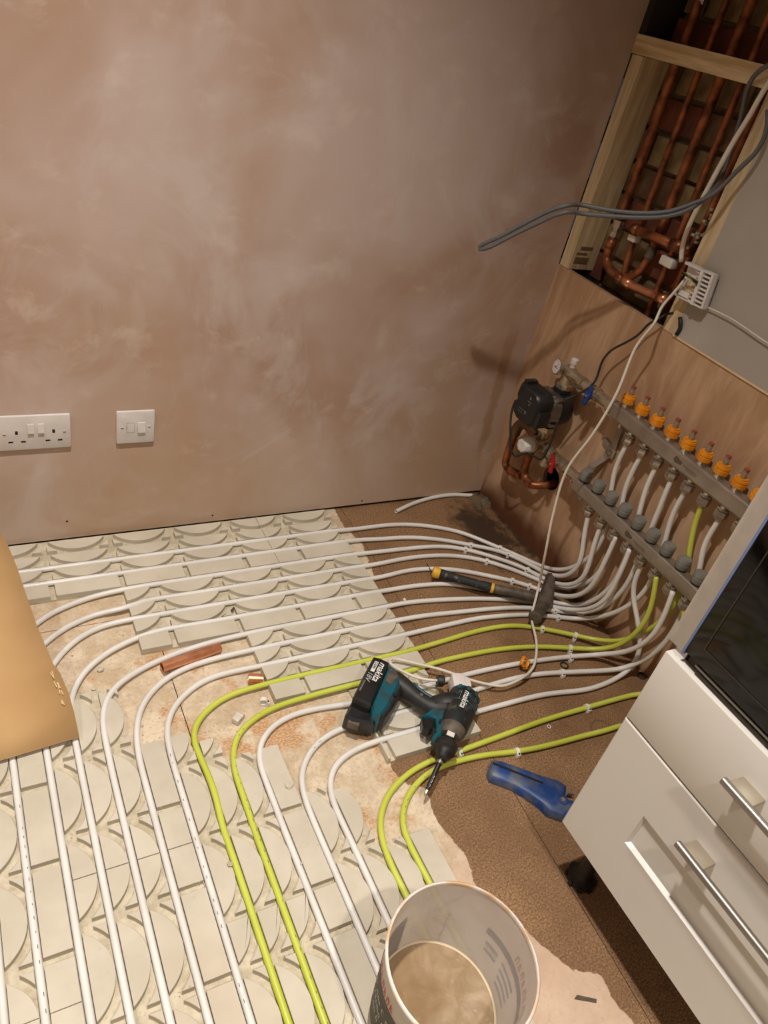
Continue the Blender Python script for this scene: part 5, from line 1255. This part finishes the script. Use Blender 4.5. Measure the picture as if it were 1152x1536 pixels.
for p in (fp[6], fp[3]):
    q = Vector(p).lerp(q0, .25); bm = B(); lathe(bm, (q.x, q.y, .0698), (0, 0, 1), [(0, .0034), (.001, .003)], 12); link('frame_screw', bm, BLUED, dr, 40)
flat('trigger', D['trigger'], .044, .066, BLACKP, .003)
bm = B(); lathe(bm, ra_ + av * (L * .60), av, [(0, .0305), (.012, .029), (.03, .022)], 32); link('hammer_case', bm, HAMGREY, dr, 40)
bm = B(); s_n = (rc2 - ra_).length
lathe(bm, ra_ + av * (s_n - .020), av, [(0, .0225), (.003, .0245), (.017, .0232), (.019, .0175), (.024, .0135), (.040, .0118), (.042, .0085)], 32); link('nose_bumper', bm, BLACK, dr, 40)
bm = B(); c0 = ra_ + av * (s_n - .028) + upv * .0245; mt = Matrix((av, sd_, upv)).transposed().to_4x4(); mt.translation = c0; box(bm, (-.006, -.008, -.002), (.006, .008, .0012), .001, mtx=mt); link('work_lamp', bm, WHITE, dr, 40)
tp_ = Vector(re2); tp_.z = .030; nv = ra_ + av * (s_n + .020)
bv = (tp_ - nv).normalized(); bl = (tp_ - nv).length
bm = B(); lathe(bm, nv, bv, [(0, .0062), (.012, .0062), (.0125, .0052), (bl - .020, .0052), (bl - .019, .0042), (bl - .012, .0042)], 16); link('bit_holder', bm, BLACKP, dr, 40)
bm = B(); lathe(bm, nv + bv * (bl - .012), bv, [(0, .0036), (.006, .0034), (.009, .0022), (.0125, .0006)], 6); cyl(bm, nv + bv * .004, nv + bv * .010, .0066, 16); link('driver_bit', bm, STEEL, dr, 40)
o0 = nv + bv * .040 + upv * .0056
text('-- --- --', .0085, dr, LW, o0, bv, Vector((-bv.y, bv.x, 0)) , name='bit_lettering')
tx = av.copy(); ty = Vector((-av.y, av.x, 0)).normalized()
o0 = ra_ + av * .024 - ty * .003 + upv * .0354
text('makita', .019, dr, LW, o0, tx, ty, name='body_lettering', bold=.0003, shear=.25)
o0 = ra_ + av * .030 - ty * .0115 + upv * .0352
text('--- -- ---', .0080, dr, bpy.data.materials['grey_lettering'], o0, tx, ty, name='body_lettering')

# white socket box with black grommet at the cable end
sb = thing('cable_gland_box', (mc['box'][0], mc['box'][1], .02), 'small white plastic box with a black grommet behind the driver', 'cable fitting')
ctr = Vector(mc['box']); ctr.z = .045
gp = Vector(D['cable_low'][-1]); dirv = (ctr - gp); dirv.z = 0; dirv.normalize()
mt = Matrix((dirv, Vector((-dirv.y, dirv.x, 0)), Vector((0, 0, 1)))).transposed().to_4x4(); mt.translation = (ctr.x, ctr.y, .043)
bm = B(); box(bm, (-.011, -.021, -.023), (.020, .021, .017), .004, mtx=mt); box(bm, (.016, -.010, -.018), (.034, .014, .010), .003, mtx=mt)
link('plastic_box', bm, WHITE, sb, 40)
bm = B(); lathe(bm, gp - dirv * .002, dirv, [(0, .0045), (0, .0115), (.004, .0135), (.012, .0135), (.016, .010)], 24); link('rubber_grommet', bm, BLACK, sb, 40)
# ------------------------------------------------------------------ blue pipe cutter
ct = thing('pipe_cutter', (-.5, -.98, 0), 'scuffed blue plastic pipe cutter lying on the brown floor beside the cabinet', 'pipe cutter')
bm = B(); prism(bm, [p[:2] for p in D['cutter']], .001, .0235, bev=.005); link('cutter_body', bm, BLUEC, ct, 50)
bm = B(); prism(bm, [p[:2] for p in D['cutslot']], .0228, .0240); link('handle_gap', bm, BLUED, ct)
bm = B(); prism(bm, [p[:2] for p in D['cutblade']], .010, .0160, bev=.001); link('cutter_blade', bm, STEEL, ct, 30)
bc = Vector(D['cutblade'][0]); pc = (Vector(D['cutter'][14]) + Vector(D['cutter'][7])) / 2 
cen = Vector((sum(p[0] for p in D['cutter'][4:15]) / 11, sum(p[1] for p in D['cutter'][4:15]) / 11, 0))
bm = B(); lathe(bm, (cen.x - .008, cen.y - .004, .0234), (0, 0, 1), [(0, .0052), (.002, .0048), (.0024, .003)], 14); link('pivot_bolt', bm, BRASS, ct, 40)
bm = B(); lathe(bm, (cen.x - .008, cen.y - .004, .0232), (0, 0, 1), [(0, .012), (.0008, .0115), (.0008, .0095), (.0002, .0092)], 24); link('pivot_boss', bm, BLUEP, ct, 40)

# ------------------------------------------------------------------ small rings and crumbs
def ring_obj(name, c_, R, r, m, label, cat, tilt=(0, 0, 0), lug=False):
    bm = B(); n, k2 = 28, 8; rg = []
    mt = Matrix.Translation(c_) @ Matrix.Rotation(tilt[2], 4, 'Z') @ Matrix.Rotation(tilt[0], 4, 'X') @ Matrix.Rotation(tilt[1], 4, 'Y')
    for i in range(n):
        a = 2 * PI * i / n; rg.append([bm.verts.new(mt @ Vector(((R + r * math.cos(2 * PI * j / k2)) * math.cos(a), (R + r * math.cos(2 * PI * j / k2)) * math.sin(a), r * math.sin(2 * PI * j / k2) * (2.2 if lug else 1)))) for j in range(k2)])
    for i in range(n):
        for j in range(k2): bm.faces.new((rg[i][j], rg[(i + 1) % n][j], rg[(i + 1) % n][(j + 1) % k2], rg[i][(j + 1) % k2]))
    if lug:
        for a in (0, 1.57, 3.14, 4.71): box(bm, (-.003, -.0025, -.004), (.003, .0025, .005), .001, mtx=mt @ Matrix.Rotation(a, 4, 'Z') @ Matrix.Translation((R + r, 0, 0)))
    return tag(link(name, bm, m, smooth=60), label, cat)
v = mc['orange']; ring_obj('amber_ring', (v[0], v[1], .0235), .0105, .0024, ORANGE, 'loose amber plastic ring leaning on a white pipe by the white cable', 'ring', (.75, .2, 0), True)
v = mc['oring']; ring_obj('rubber_ring', (v[0], v[1], .0022), .0095, .0018, BLACK, 'black rubber ring lying between two white pipes', 'rubber ring')
v = mc['oring2']; ring_obj('rubber_ring', (v[0] + .01, v[1], .0022), .0105, .0018, BLACK, 'black rubber ring on the floor beside the cabinet corner', 'rubber ring')
v = mc['whitering']; ring_obj('small_washer', (v[0], v[1], .0012), .0042, .0009, CLIPW, 'tiny white washer between the lime pipes near the cabinet', 'washer')
v = mc['block']; bm = B(); mt = Matrix.Translation((v[0], v[1], .012)) @ Matrix.Rotation(.7, 4, 'Z')
box(bm, (-.012, -.008, -.0115), (.004, .008, .004), .002, mtx=mt); lathe(bm, mt @ Vector((.006, 0, -.004)), mt.to_3x3() @ Vector((0, 1, 0)), [(-.008, .0075), (.008, .0075)], 14)
tag(link('plastic_block', bm, mat('cloudy_white_plastic', rgb(216, 208, 194), .3), smooth=40), 'small cloudy plastic block between the two lime bends', 'plastic piece')
v = mc['chip']; bm = B(); prism(bm, [(v[0] - .018, v[1] + .009), (v[0] - .010, v[1] + .012), (v[0] + .018, v[1] - .006), (v[0] + .014, v[1] - .010)], .0004, .0022)
tag(link('metal_sliver', bm, HAMGREY), 'grey sliver lying on the dusty floor right of the bucket', 'debris')
def crumb(v, s, m, label, zb=0.0, seed=1):
    rnd = random.Random(seed); bm = B()
    bmesh.ops.create_icosphere(bm, subdivisions=1, radius=s)
    for q in bm.verts: q.co = q.co * rnd.uniform(.6, 1.25); q.co.z *= .6
    bmesh.ops.translate(bm, verts=bm.verts[:], vec=(v[0], v[1], zb + s * .5))
    tag(link('plaster_crumb', bm, m), label, 'debris')
crumb(mc['crumb1'], .008, OVERLAY, 'plaster crumb between pipes near the cardboard edge', 0, 1)
crumb(mc['crumb2'], .006, OVERLAY, 'small plaster crumb at the top of the lower boards', 0, 2)
crumb(mc['crumb3'], .0035, GROOVE, 'tiny crumb beside the lowest white pipes', .018, 3)
crumb(mc['crumb4'], .006, GROOVE, 'plaster crumb stuck against the outer lime pipe', .018, 4)
crumb(mc['crumb5'], .009, OVERLAY, 'broken plaster lump on the board edge between two white bends', .016, 5)
crumb(mc['wb'], .006, CLIPW, 'pale crumb on the brown floor below the hammer grip', 0, 6)
crumb(mc['yb'], .003, YELLOW, 'tiny yellow fragment on the brown floor below the hammer', 0, 7)
a, b_ = Vector(mc['wire1']), Vector(mc['wire2'])
bm = B(); tube(bm, spline([a + Vector((0, 0, .001)), a.lerp(b_, .35) + Vector((-.012, -.015, .014)), a.lerp(b_, .8) + Vector((-.012, -.022, .012)), b_ + Vector((.008, -.012, .016))], .005), .0009, 6)
tag(link('wire_scrap', bm, BLACK, smooth=180), 'thin dark wire scrap hooked at the yellow end of the hammer', 'wire')
v = mc['silver']; bm = B()
for k in range(3): tube(bm, spline([(v[0] - .022 + .002 * k, v[1] - .012 - .002 * k, .009), (v[0] - .002, v[1] - .004 - .003 * k, .012), (v[0] + .012, v[1] + .006 - .003 * k, .015)], .006), .0011, 6)
tag(link('wire_scrap', bm, HAMGREY, smooth=180), 'grey wire strands caught in a curved board groove', 'wire')

# ------------------------------------------------------------------ bucket
BX, BY = -.931, -1.272
def br(z_): return .0848 + (z_ - .021) * .0813
bk = thing('plastic_bucket', (BX, BY, .021), 'cloudy white plastic bucket of murky water at the bottom edge', 'bucket')
def mk_bucket():
    g = G('cloudy_plastic'); nt = g.nt
    c = g.mix(g.step(g.noise(12, 4), .35, .7), rgb(232, 227, 224), rgb(220, 212, 206))
    zz = g.sep()[2]
    c = g.mix(g.math('MULTIPLY', g.step(g.noise(26, 5, .7), .58, .75), .35), c, rgb(196, 164, 132))
    g.out(c, .4)
    tr = nt.nodes.new('ShaderNodeBsdfTranslucent'); nt.links.new(c, tr.inputs['Color'])
    tp2 = nt.nodes.new('ShaderNodeBsdfTransparent'); tp2.inputs['Color'].default_value = (.95, .93, .9, 1)
    m1 = nt.nodes.new('ShaderNodeMixShader'); m1.inputs[0].default_value = .5
    m2 = nt.nodes.new('ShaderNodeMixShader'); m2.inputs[0].default_value = .07
    nt.links.new(g.b.outputs[0], m1.inputs[1]); nt.links.new(tr.outputs[0], m1.inputs[2])
    nt.links.new(m1.outputs[0], m2.inputs[1]); nt.links.new(tp2.outputs[0], m2.inputs[2])
    nt.links.new(m2.outputs[0], nt.nodes['Material Output'].inputs['Surface'])
    return g.m
CLOUD = mk_bucket()
bm = B(); n = 72
prof = [(.0, .070), (.0, .080), (.003, br(.021))] + [(z_, br(.021 + z_)) for z_ in (.05, .1, .15, .2, .226)]
lathe(bm, (BX, BY, .021), (0, 0, 1), [(0.0, .001)] + prof, n, cap=False)
link('bucket_wall', bm, CLOUD, bk, 60)
bm = B(); rz = .2455; r_ = br(.2455)
lathe(bm, (BX, BY, rz), (0, 0, 1), [(0, r_ - .0008), (0, r_ + .0028), (.004, r_ + .0034), (.0058, r_ + .0016), (.0058, r_ - .0006), (.004, r_ - .0014), (0, r_ - .0012)], n, cap=False)
RIM = mat('dirty_bucket_rim', rgb(218, 208, 198), .4, col2=rgb(206, 170, 130), scale=22, lo=.4, hi=.55)
link('bucket_rim', bm, RIM, bk, 60)
bm = B(); rw = br(.1) - .0008
c0 = bm.verts.new((BX, BY, .1)); prev = None; rgs = []
rnd = random.Random(9)
for i in range(1, 9):
    r = rw * i / 8; rgs.append([bm.verts.new((BX + r * math.cos(2 * PI * k / n), BY + r * math.sin(2 * PI * k / n), .1)) for k in range(n)])
for k in range(n): bm.faces.new((c0, rgs[0][k], rgs[0][(k + 1) % n]))
for a, b_ in zip(rgs, rgs[1:]):
    for k in range(n): bm.faces.new((a[k], b_[k], b_[(k + 1) % n], a[(k + 1) % n]))
g = G('murky_water')
n1 = g.noise(24, 5, .65, dist=.6); n2 = g.noise(75, 3, .6); n3 = g.noise(7, 2)
c = g.mix(g.step(n1, .35, .7), rgb(142, 120, 92), rgb(166, 146, 118))
c = g.mix(g.math('MULTIPLY', g.step(n2, .62, .7), .35), c, rgb(190, 172, 148))
c = g.mix(g.math('MULTIPLY', g.step(n3, .4, .65), .5), c, rgb(140, 110, 78))
g.bump(g.noise(9, 2), .25, .004)
link('murky_water', bm, g.out(c, .08), bk, 180)
bm = B(); lathe(bm, (BX, BY, .1), (0, 0, 1), [(0, rw - .0022), (.0009, rw - .0003), (.0024, rw + .0004)], n, cap=False)
link('scum_line', bm, mat('pale_scum', rgb(214, 196, 168), .3), bk, 60)
def cpatch(bm, t0, t1, z0, z1, off=.0006, seg=None):
    seg = seg or max(2, int(abs(t1 - t0) / 4)); a = []; b_ = []
    for k in range(seg + 1):
        t = math.radians(t0 + (t1 - t0) * k / seg)
        for lst, z_ in ((a, z0), (b_, z1)):
            r = br(z_) + off; lst.append(bm.verts.new((BX + r * math.cos(t), BY + r * math.sin(t), z_)))
    for k in range(seg): bm.faces.new((a[k], a[k + 1], b_[k + 1], b_[k]))
bm = B(); cpatch(bm, 24, -60, .1755, .1895); link('dark_print_band', bm, INK, bk)
bm = B(); cpatch(bm, 100, 196, .062, .1885); link('dark_print_panel', bm, INK, bk)
bm = B(); rnd = random.Random(4)
for ta, tb in ((-8, -50), (138, 180)):
    k = 0; t = ta
    while (t > tb if tb < ta else t < tb):
        s = -1 if tb < ta else 1; w = 5.2
        # irregular red capital-like strokes
        cpatch(bm, t, t + s * 1.5, .194, .2085, .0008, 1)
        if k % 2 == 0: cpatch(bm, t + s * 1.5, t + s * w * .8, .2045, .2085, .0008, 1); cpatch(bm, t + s * w * .55, t + s * w * .8, .194, .2085, .0008, 1)
        else: cpatch(bm, t + s * 1.5, t + s * w * .8, .194, .198, .0008, 1); cpatch(bm, t + s * 1.5, t + s * w * .55, .200, .204, .0008, 1)
        t += s * w * 1.15; k += 1
link('red_print', bm, RED, bk)
bm = B()
for row_, z_ in enumerate((.150, .128, .106)):
    t = 112 + 4 * row_
    while t < 186:
        w = rnd.choice((2.2, 3.0, 3.6)); hgt = rnd.choice((.009, .013))
        cpatch(bm, t, t + .7, z_, z_ + hgt, .0012, 1)
        cpatch(bm, t + .7, t + w, z_ + hgt - .0018, z_ + hgt, .0012, 1)
        if rnd.random() < .6: cpatch(bm, t + w - .7, t + w, z_, z_ + hgt, .0012, 1)
        if rnd.random() < .4: cpatch(bm, t + .7, t + w, z_, z_ + .0016, .0012, 1)
        t += w + rnd.choice((1.3, 1.6, 4.5))
link('pale_print', bm, PALE, bk); bm = B()
for t in range(20, -55, -5):
    if rnd.random() < .8: cpatch(bm, t, t - 2.6, .180, .185, .0012, 1)
link('pale_print', bm, PALE, bk)
bm = B(); cpatch(bm, 20, 5, .1545, .163); cpatch(bm, 18.5, 4, .141, .149); cpatch(bm, 19, 5, .151, .153)
for k in range(4): cpatch(bm, -1 - k * 1.5, -25 - k, .163 - .013 * k, .156 - .013 * k)
for k in range(6): cpatch(bm, 55, 62 if k % 2 else 59, .105 + k * .0135, .1062 + k * .0135)
cpatch(bm, 58.0, 58.8, .10, .178); cpatch(bm, 77, 77.6, .155, .175)
link('faded_print', bm, INKG, bk)

# ------------------------------------------------------------------ ceiling downlights (the lamps that light the room)
EM = bpy.data.materials.new('lit_lamp'); EM.use_nodes = True
eb = EM.node_tree.nodes['Principled BSDF']; eb.inputs['Emission Color'].default_value = (1, .85, .68, 1); eb.inputs['Emission Strength'].default_value = 4
for i, (lx_, ly_, pw) in enumerate(DOWNLIGHTS):
    t = thing('ceiling_downlight', (lx_, ly_, 2.4), 'round white recessed ceiling downlight ' + ('above the grooved floor boards', 'over the far left of the room', 'behind the camera, on the cabinet side', 'behind the camera, on the far left')[i], 'light', 'ceiling downlights')
    bm = B(); lathe(bm, (lx_, ly_, 2.3995), (0, 0, -1), [(0, .045), (.004, .043), (.004, .032), (.001, .030)], 32, cap=False); link('bezel', bm, WHITE, t, 40)
    bm = B(); lathe(bm, (lx_, ly_, 2.3990), (0, 0, -1), [(0, .030), (.0008, .030)], 32); link('lamp_face', bm, EM, t)

# ------------------------------------------------------------------ printed codes on the chipboard and scattered plaster grit
bm = B(); rnd = random.Random(12)
FPM = mat('floor_stamp', rgb(58, 40, 28), .8)
def dashes(cx, cy, nx, ny, dx, dy, rot):
    ca, sa = math.cos(rot), math.sin(rot)
    for i in range(nx):
        for j in range(ny):
            if rnd.random() < .15: continue
            l, w = rnd.uniform(.0022, .0036), .0005
            x, y = i * dx, j * dy
            bm.faces.new([bm.verts.new((cx + (x + a) * ca - (y + b_) * sa, cy + (x + a) * sa + (y + b_) * ca, .0004)) for a, b_ in ((-w, -l), (w, -l), (w, l), (-w, l))])
dashes(-.318, -.600, 9, 3, .006, .010, -.9); dashes(-.455, -.375, 8, 1, .005, .01, -1.0); dashes(-.25, -.30, 8, 2, .005, .010, -1.1)
for k in range(18):
    a = math.radians(20 + 9 * k); x, y = -.235 + .028 * math.cos(a), -.905 + .028 * math.sin(a)
    bm.faces.new([bm.verts.new((x + math.cos(a) * u - math.sin(a) * v, y + math.sin(a) * u + math.cos(a) * v, .0004)) for u, v in ((-.003, -.0006), (.003, -.0006), (.003, .0006), (-.003, .0006))])
tag(link('stamped_code', bm, FPM, fl), kind='stuff')
bm = B(); bm2 = B()
def grit(bm, x, y, z, s):
    v = [bm.verts.new((x + s * math.cos(a) * rnd.uniform(.6, 1.2), y + s * math.sin(a) * rnd.uniform(.6, 1.2), z)) for a in (0, 1.6, 3.1, 4.7)]
    t = bm.verts.new((x, y, z + s * .8))
    for i in range(4): bm.faces.new((v[i], v[(i + 1) % 4], t))
for k in range(420):
    x, y = rnd.uniform(-1.32, -.75), rnd.uniform(-1.0, -.22)
    if y > -.42 and x > -1.16: continue
    if y > -.63 and x > -.93: continue
    grit(bm, x, y, .0002, rnd.uniform(.0008, .0028) * (1 if rnd.random() < .9 else 2))
for k in range(160):
    grit(bm, rnd.uniform(-.62, -.2), rnd.uniform(-1.1, -.1), .0002, rnd.uniform(.0006, .0016))
tag(link('plaster_grit', bm, GROOVE), 'pale plaster grit scattered over the dusty and brown floor between the pipes', 'debris', kind='stuff')
for k in range(200):
    i = rnd.randrange(4); x = PX0 + i * P_ + (rnd.randrange(2)) * (3 * P_ + Q_) + rnd.uniform(-.006, .006)
    grit(bm2, x + rnd.uniform(0, P_), -.643 - .15 * rnd.randrange(5) + rnd.uniform(-.008, .008), ZT if rnd.random() < .3 else ZB, rnd.uniform(.0006, .0018))
tag(link('plaster_grit', bm2, OVERLAY), 'pale plaster grit lying in the cross grooves of the lower boards', 'debris', kind='stuff')
